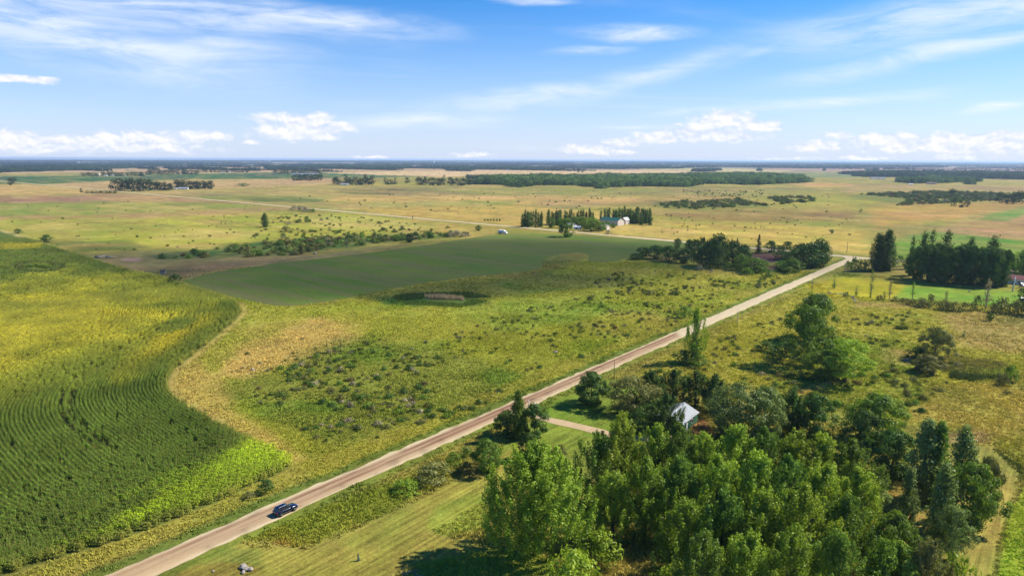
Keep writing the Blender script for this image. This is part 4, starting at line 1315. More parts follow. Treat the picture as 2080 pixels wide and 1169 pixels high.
# -- lone trees of the left meadows
for q in ((539, 461, 432, 21, 'column', L_DARK, 'lone dark tree in the yellow-green meadow left of centre'), (356, 573, 558, 20, 'round', L_DARK, 'round dark tree at the corner of corn and hay field'),
          (95, 492, 477, 20, 'm_round', L_DARK, 'dark tree on the corn edge at far left, right one of two'), (38, 474, 465, 12, 'm_round', L_DARK, 'small dark tree on the corn edge at far left, left one of two'),
          (706, 503, 476, 13, 'thin', L_DARK, 'thin sparse tree at the upper edge of the hay field'), (832, 492, 475, 17, 'm_round', L_FIR, 'dark egg-shaped tree at the upper edge of the hay field'),
          (612, 516, 496, 15, 'column', L_OLIVE, 'ragged tree at the left part of the hay field edge'), (972, 468, 458, 12, 'm_round', L_DARK, 'small round tree just below the cross road near the white truck'),
          (450, 455, 446, 5, 'thin', L_MID, 'tiny sapling in the yellow-green meadow left of the lone dark tree'), (838, 446, 438, 5, 'thin', L_DARK, 'tiny upright tree on the cross road verge at the centre left'),
          (623, 452, 440, 9, 'm_round', L_MID, 'small tree right of the lone dark tree'), (580, 471, 459, 20, 'm_bush', L_OLIVE, 'olive bush below and right of the lone dark tree'),
          (605, 452, 446, 14, 'm_round', L_DARK, 'dark round bush right of the lone dark tree'), (586, 456, 450, 13, 'm_bush', L_GREY, 'grey bush between the lone dark tree and the olive bush'),
          (946, 486, 470, 2, 'thin', L_MID, 'short twig of a tree by the grey thicket'), (493, 378, 372, 20, 'm_bush', L_DARK, 'isolated dark clump in the far tan field'),
          (852, 486, 478, 9, 'm_round', L_MID, 'small tree right of the egg-shaped one at the hay field edge'), (1545, 463, 457, 3, 'thin', L_DARK, 'tiny pole-like tree in the golden field'),
          (1690, 474, 466, 6, 'm_round', L_DARK, 'small dark tree alone in the golden field'), (1450, 481, 475, 5, 'm_round', L_DARK, 'very small dark tree in the golden field above the thicket')):
    T(q[0], q[1], q[2], q[3], q[4], q[5], q[6], name='bush' if 'bush' in q[6] or 'clump' in q[6] else 'tree', cat='bush' if 'bush' in q[6] or 'clump' in q[6] else 'tree')
TR([(906, 481, 472, 12, None, L_DARK), (918, 481, 470, 16), (930, 481, 470, 18), (943, 480, 470, 18), (950, 479, 471, 12)], 'm_bush', L_GREY, 'grey-green bush of the thicket beside the hay field and white truck', 'grey thicket beside the hay field', name='bush', cat='bush')
TR([(600, 427, 418, 18), (612, 428, 418, 18), (622, 430, 420, 16), (634, 431, 424, 14, None, L_DARK)], 'm_bush', L_GREY, 'greyish bush of the clump touching the cross road left of centre', 'greyish clump on the cross road', name='bush', cat='bush')
TR([(x, 448.5 + (x - 985) * .02, 444.5, 4) for x in range(985, 1018, 6)], 'm_round', L_DARK, 'tiny bush of the row before the farmstead poplars', 'row of tiny bushes before the farmstead', name='bush', cat='bush', single=True)

# -- farmstead belts far left and along the middle
TR([(x, 388 - (x % 5) * .4, 365 + (x * 5 % 5), 15) for x in range(238, 312, 7)] + [(x, 386, 369 + (x * 7 % 6), 11) for x in range(314, 352, 6)] + [(x, 383, 365 + (x * 5 % 6), 13) for x in range(358, 432, 6)],
   'f_round', L_DARK, 'dark tree of the belt around the white sheds at the left, beyond the cross road', 'belt around the white sheds at the left')
TR([(165, 391, 382, 5, 'f_column'), (26, 373, 361, 14), (22, 376, 364, 10)] + [(x, 392.5, 388, 9) for x in range(178, 240, 9)], 'f_round', L_DARK, 'dark bush along the far left cross road', 'bushes along the far left cross road', name='bush', cat='bush')
TR([(x, 375, 356 + (x * 5 % 9) + (6 if 686 < x < 700 else 0), 11) for x in range(680, 764, 6)] + [(x, 374.5, 362, 6, 'f_column') for x in range(783, 808, 5)] + [(828, 372, 360, 13)], 'f_round', L_DARK,
   'dark tree of the farmstead with two white sheds, centre left', 'trees of the farmstead centre left')
TR([(x, 366.5, 352 + (x * 5 % 3), 8) for x in range(598, 654, 6)], 'f_round', L_DARK, 'tree of the row before the long white barns', 'row before the long white barns')
TR([(x, 353, 346, 10) for x in range(560, 652, 8)], 'f_round', L_DARK, 'tree of the row behind the long white barns', 'row behind the long white barns')
TR([(x, 357.5, 350 - (x * 3 % 4), 10) for x in range(172, 300, 8) if not 198 < x < 206] + [(x, 354, 346 - (x * 3 % 4), 10) for x in range(300, 402, 7)], 'f_round', L_DARK, 'small dark tree of the far farmstead beyond the green field at the left', 'trees of the far left farmstead')
TR([(x, 350.5, 343 - (x * 3 % 3), 9) for x in range(405, 506, 8)], 'f_round', L_DARK, 'small dark tree of the far belt beyond the green field', 'far belt beyond the green field')
TR([(902, 359, 355, 4), (1078, 355, 349, 4, 'f_column'), (1174, 351, 346.5, 5), (1183, 351, 346.5, 4)], 'f_round', L_DARK, 'lone dark tree standing in the pale far field', 'lone trees in the pale far field')
TR([(x, 376 - (x * 3 % 3), 361 + (x * 5 % 5), 12) for x in range(848, 960, 8)], 'f_round', L_DARK, 'dark tree of the wood edge at centre, beyond the meadow', 'trees of the wood edge at centre')
TR([(1938, 420, 405, 10), (1952, 421, 406, 10), (1964, 421, 408, 10), (2030, 412, 392, 14), (2045, 413, 396, 14), (2058, 413, 395, 14), (2072, 414, 390, 16), (1934, 398, 385, 16), (2012, 398, 388, 8)], 'f_round', L_DARK, 'dark tree in the scrub at the upper right edge', 'trees in the upper right scrub')

# ------------------------------------------------------------------ buildings, vehicles, poles, stones
WHITE = paint_mat('white_boards', (.72, .71, .68), .7, 0, .12, 2)
CREAM = paint_mat('cream_boards', (.60, .52, .44), .8, 0, .15, 2)
METALW = paint_mat('white_sheet_metal', (.36, .38, .40), .38, .35, .14, 1.2)
METALG = paint_mat('green_sheet_metal', (.03, .13, .09), .45, .2, .2, 1.2)
METALGR = paint_mat('grey_roofing', (.22, .22, .22), .7, 0, .25, 1.2)
MAROON = paint_mat('maroon_roofing', (.16, .035, .045), .7, 0, .25, 1.5)
BROWNR = paint_mat('brown_roofing', (.14, .075, .06), .8, 0, .25, 1.5)
GREENW = paint_mat('dark_green_boards', (.03, .10, .055), .6, 0, .2, 2)
TRIMW = paint_mat('white_trim', (.78, .78, .75), .5, 0, .06, 3)
GLASS = paint_mat('dark_glass', (.02, .025, .03), .08, 0, .1, 2, .6)
WOOD = paint_mat('weathered_wood', (.20, .13, .08), .9, 0, .3, 4)
WOODG = paint_mat('grey_wood', (.26, .22, .18), .9, 0, .25, 4)
STONE = paint_mat('pale_stone', (.27, .24, .21), .9, 0, .35, 2)
LOGM = paint_mat('pale_log', (.30, .26, .19), .9, 0, .3, 3)
CONC = paint_mat('concrete', (.40, .38, .34), .9, 0, .2, 2)
XANG = math.atan2(XD[1], XD[0])


def gable(name, label, cat, x, y, rz, L, Wd, hw, hr, wm, rm, wins=(), doors=(), group=None, ribs=False, over=.35):
    """long axis along local x"""
    e = empty(name, (x, y, 0), rz, label, cat, group)
    w = MB(); a, b = L / 2, Wd / 2
    w.prism([(-b, 0), (b, 0), (b, hw), (0, hw + hr), (-b, hw)], -a, a)
    w.build('wall', wm, e)
    sl = math.atan2(hr, b); t_ = .12
    oa, ob = a + over, b + over
    zb = hw - over * math.tan(sl)
    r = MB()
    r.prism([(-ob, zb + .03), (0, hw + hr + .03), (ob, zb + .03), (ob, zb + .03 + t_), (0, hw + hr + .03 + t_), (-ob, zb + .03 + t_)], -oa, oa)
    ro = r.build('roof', rm, e)
    if ribs:
        n = int(2 * oa / .9)
        sm = MB()
        for i in range(n + 1):
            xx = -oa + .05 + (2 * oa - .1) * i / n
            for s in (-1, 1):
                sm.tube([(xx, s * ob, zb + t_ + .06), (xx, 0, hw + hr + t_ + .06)], .035, 4)
        sm.build('seam', rm, ro, kind='stuff')
        cp = MB(); cp.box((0, 0, hw + hr + t_ + .07), (2 * oa, .4, .08)); cp.build('ridge_cap', rm, ro)
    for (side, u, z, ww, hh) in wins:
        pos = {'f': (u, -b - .03, z), 'b': (u, b + .03, z), 'l': (-a - .03, u, z), 'r': (a + .03, u, z)}[side]
        hz_ = side in 'fb'
        fr = MB(); fr.box(pos, (ww + .2, .08, hh + .2) if hz_ else (.08, ww + .2, hh + .2))
        fo = fr.build('window', TRIMW, e)
        q = list(pos); k_ = .05 * (-1 if side in 'fl' else 1)
        if hz_: q[1] += k_
        else: q[0] += k_
        pn = MB(); pn.box(q, (ww, .04, hh) if hz_ else (.04, ww, hh)); pn.build('pane', GLASS, fo)
    for (side, u, ww, hh, dm) in doors:
        pos = {'f': (u, -b - .04, hh / 2 + .02), 'b': (u, b + .04, hh / 2 + .02), 'l': (-a - .04, u, hh / 2 + .02), 'r': (a + .04, u, hh / 2 + .02)}[side]
        d = MB(); d.box(pos, (ww, .08, hh) if side in 'fb' else (.08, ww, hh)); d.build('door', dm, e)
    return e


# the white-roofed shed in the grove
za, zr = 2.9, 4.9
pa, pb = G3(1388, 861, za), G3(1421, 836, za)
rdg = G3(1388, 817, zr)
dl = (pb - pa); dl.z = 0; Ls = dl.length; dl.normalize()
nrm_ = Vector((-dl.y, dl.x, 0))
hwid = max(3.0, min(5.0, abs((rdg - pb).dot(nrm_))))
cn = (pa + pb) / 2 + nrm_ * hwid
print('shed length %.1f width %.1f' % (Ls, hwid * 2))
gable('shed', 'dark green shed with a white ribbed metal roof half hidden among the trees', 'shed', cn.x, cn.y, math.atan2(dl.y, dl.x), Ls - .7, hwid * 2 - .7, za - .1, 1.7, GREENW, METALW,
      wins=[('f', 1.2, 1.6, .9, .8)], doors=[('f', -1.9, .95, 2.0, TRIMW)], ribs=True)
pst = MB(); c0 = pa - dl * .4
for k_ in (0, 2.2):
    q = pa + dl * (.5 + k_) - nrm_ * .15
    o_ = MB(); o_.box((0, 0, 1.25), (.16, .16, 2.5)); ob_ = o_.build('porch_post', TRIMW); ob_.location = (q.x, q.y, 0)
    tag(ob_, 'white post under the %s of the white-roofed shed' % ('near corner' if k_ == 0 else 'middle of the right eave'), 'post')

# farmstead beyond the cross road
p = G3(1243, 456); gable('barn', 'long pale barn with a dark green metal roof among poplars', 'barn', p.x, p.y, XANG - .12, 25, 11, 5.2, 2.6, CREAM, METALG,
                         wins=[('f', -6, 2.2, 1.2, 1), ('f', 2, 2.2, 1.2, 1), ('f', 7, 2.2, 1.2, 1)], doors=[('f', -2, 3, 3.4, WHITE)])
p = G3(1270, 455); gable('annexe', 'small pale building with an arched look against the right end of the green-roofed barn', 'building', p.x, p.y, XANG + math.pi / 2 - .12, 7, 6.5, 5.0, 2.4, CREAM, WHITE, wins=[('l', 0, 3.2, 1.2, 1)])
p = G3(1156, 461); gable('house', 'low house with grey roof half hidden by yard trees, left of the green-roofed barn', 'house', p.x, p.y, XANG, 14, 8, 2.7, 1.8, WHITE, METALGR, wins=[('f', -4, 1.5, 1.4, 1.1), ('f', 3, 1.5, 1.4, 1.1)], doors=[('f', 0, 1, 2.1, GREENW)])
p = G3(1174, 465); gable('garage', 'small white outbuilding in front of the low grey-roofed house', 'outbuilding', p.x, p.y, XANG, 7, 5, 2.4, 1.2, WHITE, WHITE, doors=[('f', 0, 2.4, 2.1, WOODG)])
p = G3(1228, 466); gable('garage', 'tan outbuilding before the green-roofed barn, seen between yard trees', 'outbuilding', p.x, p.y, XANG, 9, 6, 3.0, 2.0, CREAM, CREAM, doors=[('f', 0, 2.4, 2.4, WOOD)])
# house at the right edge
p = G3(2056, 575); gable('house', 'small white house with a maroon roof at the right edge', 'house', p.x, p.y, XANG + .05, 11.5, 7, 3.0, 2.0, WHITE, MAROON, wins=[('f', -2.6, 1.5, 1.1, 1.0), ('f', 3.2, 1.5, 1.1, 1.0)], doors=[('f', .6, 1.0, 2.1, WOOD)])


# far buildings: pixel place, width and height measured in the photograph
def far_b(name, label, cat, px, yb, wpx, hpx, wm, rm, group=None, roofk=.4, door=True):
    x, y, h, w = measure(px, yb, yb - hpx, wpx)
    hw = h * (1 - roofk)
    gable(name, label, cat, x, y, 0.0 if abs(px - 1040) > 1e9 else -math.atan2(x, y) * .7, w, w * .32 + 5, hw, h * roofk, wm, rm, group=group,
          doors=[('f', 0, max(2.5, w * .12), hw * .75, METALGR)] if door else (), over=.2)


far_b('shed', 'long white shed at the right part of the left tree belt farmstead', 'shed', 372, 384.5, 19, 4.2, WHITE, METALW)
far_b('shed', 'small white shed just left of the long one in the left tree belt', 'shed', 356, 384, 6, 3, WHITE, METALW)
far_b('house', 'small pale house in the gap of the left tree belt', 'house', 329, 384.5, 6, 3.2, WHITE, METALW)
far_b('house', 'small house with a light roof at the left tree belt, near the cross road', 'house', 307, 386, 8, 3.6, CREAM, WHITE)
far_b('barn', 'white barn in front of trees, left one of the centre-left farmstead', 'barn', 700, 376, 15, 3.6, WHITE, METALW)
far_b('barn', 'smaller white barn, right one of the centre-left farmstead', 'barn', 728, 374.8, 11, 3.6, WHITE, METALW)
for i, (xx, lb) in enumerate(((603, 'left of the three long white barns standing in a line'), (624, 'middle one of the three long white barns standing in a line'), (641, 'right of the three long white barns standing in a line'))):
    far_b('barn', lb, 'barn', xx, 355 - .2 * i, (20, 19, 12)[i], 3.2, WHITE, METALW, 'long white barns in a line', .3)
far_b('barn', 'white barn at the far left farmstead beyond the green field', 'barn', 215, 358, 6, 2.6, WHITE, METALW)
far_b('barn', 'peaked white barn right of another, far left farmstead beyond the green field', 'barn', 228, 357.6, 6, 3.2, WHITE, METALW, roofk=.6)
far_b('barn', 'low white barn, rightmost of the far left farmstead beyond the green field', 'barn', 252, 357.6, 7, 2.2, WHITE, METALW)
far_b('shed', 'white shed before the far belt trees near the left', 'shed', 377, 353.6, 7, 2, WHITE, METALW)
far_b('barn', 'white barn before the far belt beyond the green field', 'barn', 454, 350.8, 9, 2.4, WHITE, METALW)
far_b('barn', 'second small white barn right of another before the far belt', 'barn', 466, 350.4, 6, 2.6, WHITE, METALW)
far_b('barn', 'long white barn at the right, left of the bright wood', 'barn', 1783, 363, 27, 3.0, WHITE, METALW, roofk=.35)
far_b('house', 'brown-roofed long house before the right-hand wood', 'house', 1892, 374, 18, 4, CREAM, BROWNR)
far_b('house', 'tiny pale house left of the brown-roofed one at the right-hand wood', 'house', 1850, 375, 8, 2.2, CREAM, WHITE)
far_b('barn', 'white house roof seen in the middle of the wood at centre', 'house', 875, 374.2, 7, 2.4, WHITE, METALW)
far_b('elevator', 'grey grain elevator far off above the wood, right of centre', 'elevator', 1373, 340.5, 17, 4.5, CREAM, METALGR, roofk=.2)
far_b('barn', 'tiny white house in the far pale field at centre', 'house', 1032, 346.6, 3, 2.4, WHITE, METALW)
far_b('barn', 'tiny white barn before the far forest at the right', 'barn', 1527, 342, 3, 2.0, WHITE, METALW)
far_b('barn', 'white building under the far forest, upper right', 'building', 1910, 340.5, 5, 2, WHITE, METALW)
far_b('barn', 'white farm building far off behind the barns in line, left of centre', 'building', 913, 333.5, 12, 1.8, WHITE, METALW)
far_b('barn', 'pair-like white farm building far off near the tall white tower', 'building', 898, 333.8, 6, 2.0, WHITE, METALW)
far_b('barn', 'pale house far off on the left horizon woods', 'building', 160, 331.5, 5, 3.2, WHITE, METALW)


def silo(name, label, cat, px, yb, wpx, hpx, mat):
    x, y, h, w = measure(px, yb, yb - hpx, wpx)
    e = empty(name, (x, y, 0), 0, label, cat)
    a = MB(); a.tube([(0, 0, 0), (0, 0, h * .85)], w / 2, 14); a.build('shell', mat, e, True)
    d = MB(); d.tube([(0, 0, h * .85), (0, 0, h * .95), (0, 0, h)], [w / 2 * 1.03, w / 2 * .7, w / 2 * .1], 14); d.build('dome', METALW, e, True)


silo('silo', 'beige silo at the left end of the far farmstead beyond the green field', 'silo', 202, 358.5, 3, 7.5, CREAM)
silo('silo', 'white silo rising in the dark wood at the right', 'silo', 1967, 366, 3.4, 7, WHITE)
silo('tower', 'white water tower far off on the horizon, left of centre', 'tower', 882, 332, 2.0, 6, WHITE)

# -- poles


def pole(px, yb, yt, label, mat=WOODG, lean=0.0, r=.16, arm=True, name='utility_pole'):
    x, y, h, w = measure(px, yb, yt, 3)
    e = empty(name, (x, y, 0), XANG, label, 'pole')
    m_ = MB(); m_.tube([(0, 0, -.3), (lean * h, 0, h)], [r, r * .62], 8); m_.build('mast', mat, e, True)
    if arm:
        a = MB(); a.box((lean * h * .95, 0, h * .95), (1.5, .12, .12)); ao = a.build('crossarm', mat, e)
        for s in (-.65, .65):
            b_ = MB(); b_.tube([(lean * h * .95 + s, 0, h * .95 + .06), (lean * h * .95 + s, 0, h * .95 + .26)], [.06, .04], 6); b_.build('insulator', GLASS, ao)


pole(1247, 770, 730, 'bare brown wooden pole beside the gravel road, nearest to the camera', WOOD, r=.14, arm=False)
pole(1497, 664, 631, 'slim grey pole on the right verge of the gravel road, second from the camera', WOODG, r=.16, arm=False)
pole(1649, 588, 563, 'pale pole on the right verge near the ring of stones', WOODG, r=.2, arm=False)
pole(1716, 560, 534, 'grey pole on the right verge close to the crossing', WOODG, r=.2)
pole(1720, 513, 491, 'dark thin pole beyond the crossing', WOOD, r=.2)
pole(1816, 524, 497, 'slim pole by the green strip behind the crossing poplars', WOODG, r=.16)
pole(2056, 592, 562, 'thick whitish leaning pole before the maroon-roofed house', paint_mat('white_pole', (.62, .60, .55), .8, 0, .2, 3), lean=.06, r=.42, arm=False, name='post')
pole(1073, 461, 446, 'pale pole before the left farmstead poplars', WOODG, r=.3)
pole(1142, 457, 444, 'pale pole left of the leafy tree by the cross road', WOODG, r=.3)
pole(1239, 470, 463, 'short pole right of the farmstead trees near the cross road', WOODG, r=.2, arm=False)
for i, (xx, yy) in enumerate(((273, 388), (287, 388.6), (293, 389))):
    pole(xx, yy, yy - 6, ('left', 'middle', 'right')[i] + ' one of three pale poles before the dark belt at the left', WOODG, r=.6, arm=False)
pole(1074, 824, 811, 'short white marker post between gravel road and lane mouth', paint_mat('white_pole', (.62, .60, .55), .8, 0, .2, 3), r=.13, arm=False, name='marker_post')
# mailbox by the lane mouth
x, y = G(1086, 826); e = empty('mailbox', (float(x), float(y), 0), ang, 'small white mailbox on a post at the lane mouth', 'mailbox')
m_ = MB(); m_.box((0, 0, .5), (.1, .1, 1.0)); m_.build('post', WOODG, e)
m_ = MB(); m_.prism([(-.12, 1.0), (.12, 1.0), (.12, 1.2), (.06, 1.28), (-.06, 1.28), (-.12, 1.2)], -.27, .27); m_.build('box', TRIMW, e)

# -- the raised blind at the corn corner
x, y = G(332, 561); e = empty('hunting_blind', (float(x), float(y), 0), .4, 'small grey raised blind with a dark roof at the corner of the corn', 'blind')
m_ = MB()
for s in (-1, 1):
    for q in (-1, 1): m_ = MB(); m_.tube([(s * 1.5, q * 1.3, 0), (s * 1.1, q * .9, 1.6)], .1, 5); m_.build('leg', WOOD, e)
m_ = MB(); m_.box((0, 0, 2.6), (2.8, 2.4, 2.0)); m_.build('cabin', WOODG, e)
m_ = MB(); m_.box((0, 0, 3.75), (3.4, 3.0, .28)); m_.build('roof', paint_mat('dark_felt', (.03, .03, .03), .9), e)


def rock_mesh(name, seed, sx=1, sy=1, sz=.7, mat=STONE):
    bm = bmesh.new(); bmesh.ops.create_icosphere(bm, subdivisions=2, radius=.5)
    r = random.Random(seed); o = Vector((r.random() * 9, r.random() * 9, r.random() * 9))
    from mathutils import noise as mn
    for v in bm.verts:
        k = 1 + .35 * mn.noise(v.co * 2.2 + o)
        v.co = Vector((v.co.x * k * sx, v.co.y * k * sy, v.co.z * k * sz))
    me = bpy.data.meshes.new(name); bm.to_mesh(me); bm.free(); me.materials.append(mat)
    return me


RM = [rock_mesh('rock_%d' % i, i) for i in range(5)]


def rock(px, py, s, label, group=None, name='boulder', me=None, z=0, cat='rock'):
    s = s * .8
    x, y = G(px, py)
    o = obj(name, me or RM[rnd.randrange(5)]); o.location = (float(x), float(y), s * .22 + z); o.scale = (s, s * rnd.uniform(.8, 1.2), s); o.rotation_euler = (0, 0, rnd.uniform(0, 6))
    return tag(o, label, cat, group)


for i, (a, b, s, lb) in enumerate(((494, 1152, 1.5, 'largest pale boulder, left one of the little pile in the rough grass'), (500, 1156, 1.3, 'reddish boulder in the middle of the little pile'),
                                   (509, 1157, 1.2, 'round pale boulder at the right of the little pile'), (494, 1163, 1.0, 'flat pale stone in front of the little boulder pile'),
                                   (433, 1160, .6, 'lone white stone in the rough grass left of the boulder pile'), (237, 749, .9, 'x'))):
    if lb == 'x': continue
    rock(a, b, s, lb)
rock(514, 752, 1.6, 'pale stone at the right edge of the lone dark bush in the dry patch')
rock(1128, 716, 1.8, 'pale boulder in the scrubby meadow left of the gravel road')
rock(1446, 550, 2.2, 'white stone before the thicket left of the crossing')
rock(640, 516, 3, 'small white block at the edge of the hay field')
rock(1969, 592, 1.6, 'white tank-like stone on the bright lawn, left one', me=RM[0])
rock(2010, 601, 1.2, 'small white stone on the bright lawn, right one')
for i in range(34):
    a = math.pi * (1.02 + .98 * i / 33)
    rock(1688 + 50 * math.cos(a) + rnd.uniform(-2, 2), 613 + 17 * math.sin(a) + rnd.uniform(-1, 1), rnd.uniform(.8, 1.7), 'pale stone of the broken ring behind the big pair of trees', 'stones of the broken ring', 'stone')
for i in range(9):
    rock(1842 + rnd.uniform(-8, 8), 734 + rnd.uniform(-4, 4), rnd.uniform(.5, 1.1), 'white stone of the heap left of the grey-green rounded bush', 'white stones of the heap', 'stone')


def log(px, py, L, r, a, label, group, name='log', cat='log', mat=LOGM):
    x, y = G(px, py)
    m_ = MB(); m_.tube([(-L / 2, 0, r * .9), (0, .06 * L, r * 1.1), (L / 2, 0, r * .9)], [r, r * .9, r * .7], 7)
    o = m_.build(name, mat, None, True); o.location = (float(x), float(y), 0); o.rotation_euler = (0, 0, a)
    tag(o, label, cat, group)


for i in range(9):
    log(197 + i * 4 + rnd.uniform(-3, 3), 521.5 + rnd.uniform(-1.5, 2.5), rnd.uniform(4, 7), rnd.uniform(.35, .6), rnd.uniform(-.5, .5), 'pale felled log of the scattered heap beside the upper corn edge', 'felled logs by the corn')
for i in range(8):
    log(848 + rnd.uniform(-30, 12), 1161 + rnd.uniform(-3, 7), rnd.uniform(1.6, 3.6), rnd.uniform(.05, .12), rnd.uniform(0, 3.1), 'bleached dead branch lying in the tall grass at the bottom edge', 'dead branches at the bottom edge', 'dead_branch', 'branch', WOODG)

# -- vehicles
PAINT, t, out = new_mat('navy_car_paint')
pr = principled(t, out, (.004, .007, .035), .22, .35, .5); pr.inputs['Coat Weight'].default_value = .7; pr.inputs['Coat Roughness'].default_value = .05
TYRE = paint_mat('tyre_rubber', (.02, .02, .02), .85)
RIM = paint_mat('alloy', (.35, .35, .36), .35, .8)
LAMPR = paint_mat('red_lamp', (.25, .01, .01), .3)
LAMPW = paint_mat('clear_lamp', (.6, .6, .6), .2)
BLACKP = paint_mat('black_plastic', (.02, .02, .022), .6)


def suv(x, y, rz, label, paint, cat='car'):
    e = empty('parked_car' if cat != 'car' else 'car', (x, y, 0.15), rz, label, 'car')
    # sections along the length: x, half width, z of sill, belt line
    sec = [(-2.40, .80, .48, .88), (-2.34, .92, .36, 1.02), (-1.6, .97, .30, 1.08), (0, .98, .28, 1.06), (1.1, .97, .30, 1.02), (1.75, .95, .32, .98), (2.25, .88, .38, .88), (2.44, .72, .46, .72)]
    vs, fs = [], []
    for (xx, hw, z0, z1) in sec:
        vs += [(xx, -hw * .92, z0), (xx, -hw, z0 + .22), (xx, -hw * .985, z1 - .12), (xx, -hw * .86, z1), (xx, hw * .86, z1), (xx, hw * .985, z1 - .12), (xx, hw, z0 + .22), (xx, hw * .92, z0)]
    for i in range(len(sec) - 1):
        for k in range(8):
            a = i * 8 + k; b = i * 8 + (k + 1) % 8
            fs.append((a, b, b + 8, a + 8))
    fs += [tuple(range(7, -1, -1)), tuple((len(sec) - 1) * 8 + k for k in range(8))]
    b_ = MB(); b_.add(vs, fs); bo = b_.build('body', paint, e, True)
    # cabin: glass house and painted roof
    lo = [(-2.30, .80, 1.04), (-1.2, .84, 1.07), (.2, .84, 1.05), (1.02, .80, 1.01)]
    hi = [(-1.92, .64, 1.66), (-1.2, .67, 1.72), (-.3, .67, 1.72), (.22, .63, 1.64)]
    vs = [(a, -w, z) for a, w, z in lo] + [(a, -w, z) for a, w, z in hi] + [(a, w, z) for a, w, z in lo] + [(a, w, z) for a, w, z in hi]
    fs = []
    for i in range(3):
        fs += [(i, i + 1, i + 5, i + 4), (i + 8, i + 12, i + 13, i + 9), (i + 4, i + 5, i + 13, i + 12)]
    fs += [(0, 4, 12, 8), (3, 11, 15, 7), (0, 8, 9, 10, 11, 3, 2, 1)]
    g_ = MB(); g_.add(vs, fs); go = g_.build('window_band', GLASS, e)
    r_ = MB(); r_.add([(-2.02, -.62, 1.665), (-1.2, -.68, 1.73), (-.3, -.68, 1.73), (.14, -.60, 1.665), (-2.02, .62, 1.665), (-1.2, .68, 1.73), (-.3, .68, 1.73), (.14, .60, 1.665),
                       (-1.95, -.5, 1.73), (-1.2, -.52, 1.79), (-.3, -.52, 1.79), (.05, -.48, 1.72), (-1.95, .5, 1.73), (-1.2, .52, 1.79), (-.3, .52, 1.79), (.05, .48, 1.72)],
                      [(0, 1, 9, 8), (1, 2, 10, 9), (2, 3, 11, 10), (4, 12, 13, 5), (5, 13, 14, 6), (6, 14, 15, 7), (8, 9, 13, 12), (9, 10, 14, 13), (10, 11, 15, 14), (0, 8, 12, 4), (3, 7, 15, 11), (0, 4, 5, 1), (1, 5, 6, 2), (2, 6, 7, 3)])
    ro = r_.build('roof', paint, e)
    for s in (-1, 1):
        q = MB(); q.tube([(-1.75, s * .56, 1.80), (-.1, s * .56, 1.82)], .025, 5); q.build('roof_rail', RIM, ro)
        for (x0, x1, z0) in ((-1.42, -1.30, 1.08), (-.48, -.36, 1.08)):
            q = MB(); q.add([(x0, s * .86, 1.05), (x1, s * .86, 1.05), (x1 + .06, s * .69, 1.71), (x0 + .06, s * .69, 1.71), (x0, s * .82, 1.05), (x1, s * .82, 1.05), (x1 + .06, s * .65, 1.71), (x0 + .06, s * .65, 1.71)],
                            [(0, 1, 2, 3), (7, 6, 5, 4), (0, 4, 5, 1), (3, 2, 6, 7), (0, 3, 7, 4), (1, 5, 6, 2)]); q.build('pillar', paint, e)
        q = MB(); q.box((.82, s * 1.02, 1.06), (.16, .18, .14)); q.build('mirror', paint, e)
        q = MB(); q.box((-2.37, s * .70, .93), (.12, .30, .16)); q.build('tail_light', LAMPR, e)
        q = MB(); q.box((2.30, s * .66, .76), (.16, .34, .14)); q.build('headlight', LAMPW, e)
        for wx in (-1.45, 1.48):
            w_ = MB(); w_.tube([(wx, s * .72, .36), (wx, s * .99, .36)], .37, 18); wo_ = w_.build('wheel', TYRE, e)
            w_ = MB(); w_.tube([(wx, s * .98, .36), (wx, s * 1.005, .36)], .23, 12); w_.build('rim', RIM, wo_)
            a_ = MB(); pts_ = [(wx + .45 * math.cos(t2), s * .965, .38 + .45 * math.sin(t2)) for t2 in np.linspace(.05, math.pi - .05, 9)]
            a_.tube(pts_, .05, 5); a_.build('wheel_arch', BLACKP, e)
    q = MB(); q.box((-2.42, 0, .55), (.10, 1.5, .22)); q.build('bumper', BLACKP, e)
    q = MB(); q.box((2.42, 0, .55), (.10, 1.3, .26)); q.build('grille', BLACKP, e)
    q = MB(); q.box((-2.41, 0, .84), (.05, .42, .14)); q.build('number_plate', LAMPW, e)
    for (xx) in (.98, -.40, -1.36):
        for s in (-1, 1):
            q = MB(); q.box((xx, s * .972, .72), (.02, .012, .62)); q.build('door_seam', BLACKP, bo)
    return e


c0 = np.array(G(585.5, 1043)); c0 = c0 + RN * .86
suv(float(c0[0]), float(c0[1]), ang, 'dark navy blue estate SUV driving along the gravel road', PAINT)
SILV = paint_mat('silver_paint', (.5, .5, .52), .35, .4)
DARKP = paint_mat('dark_paint', (.05, .055, .06), .3, .3)
p = G3(2079, 582); suv(p.x, p.y, .2, 'pale vehicle parked right of the maroon-roofed house', SILV, 'v')
p = G3(2079, 612); suv(p.x, p.y, .1, 'vehicle with a white roof parked in the tree shade at the right edge', WHITE, 'v')

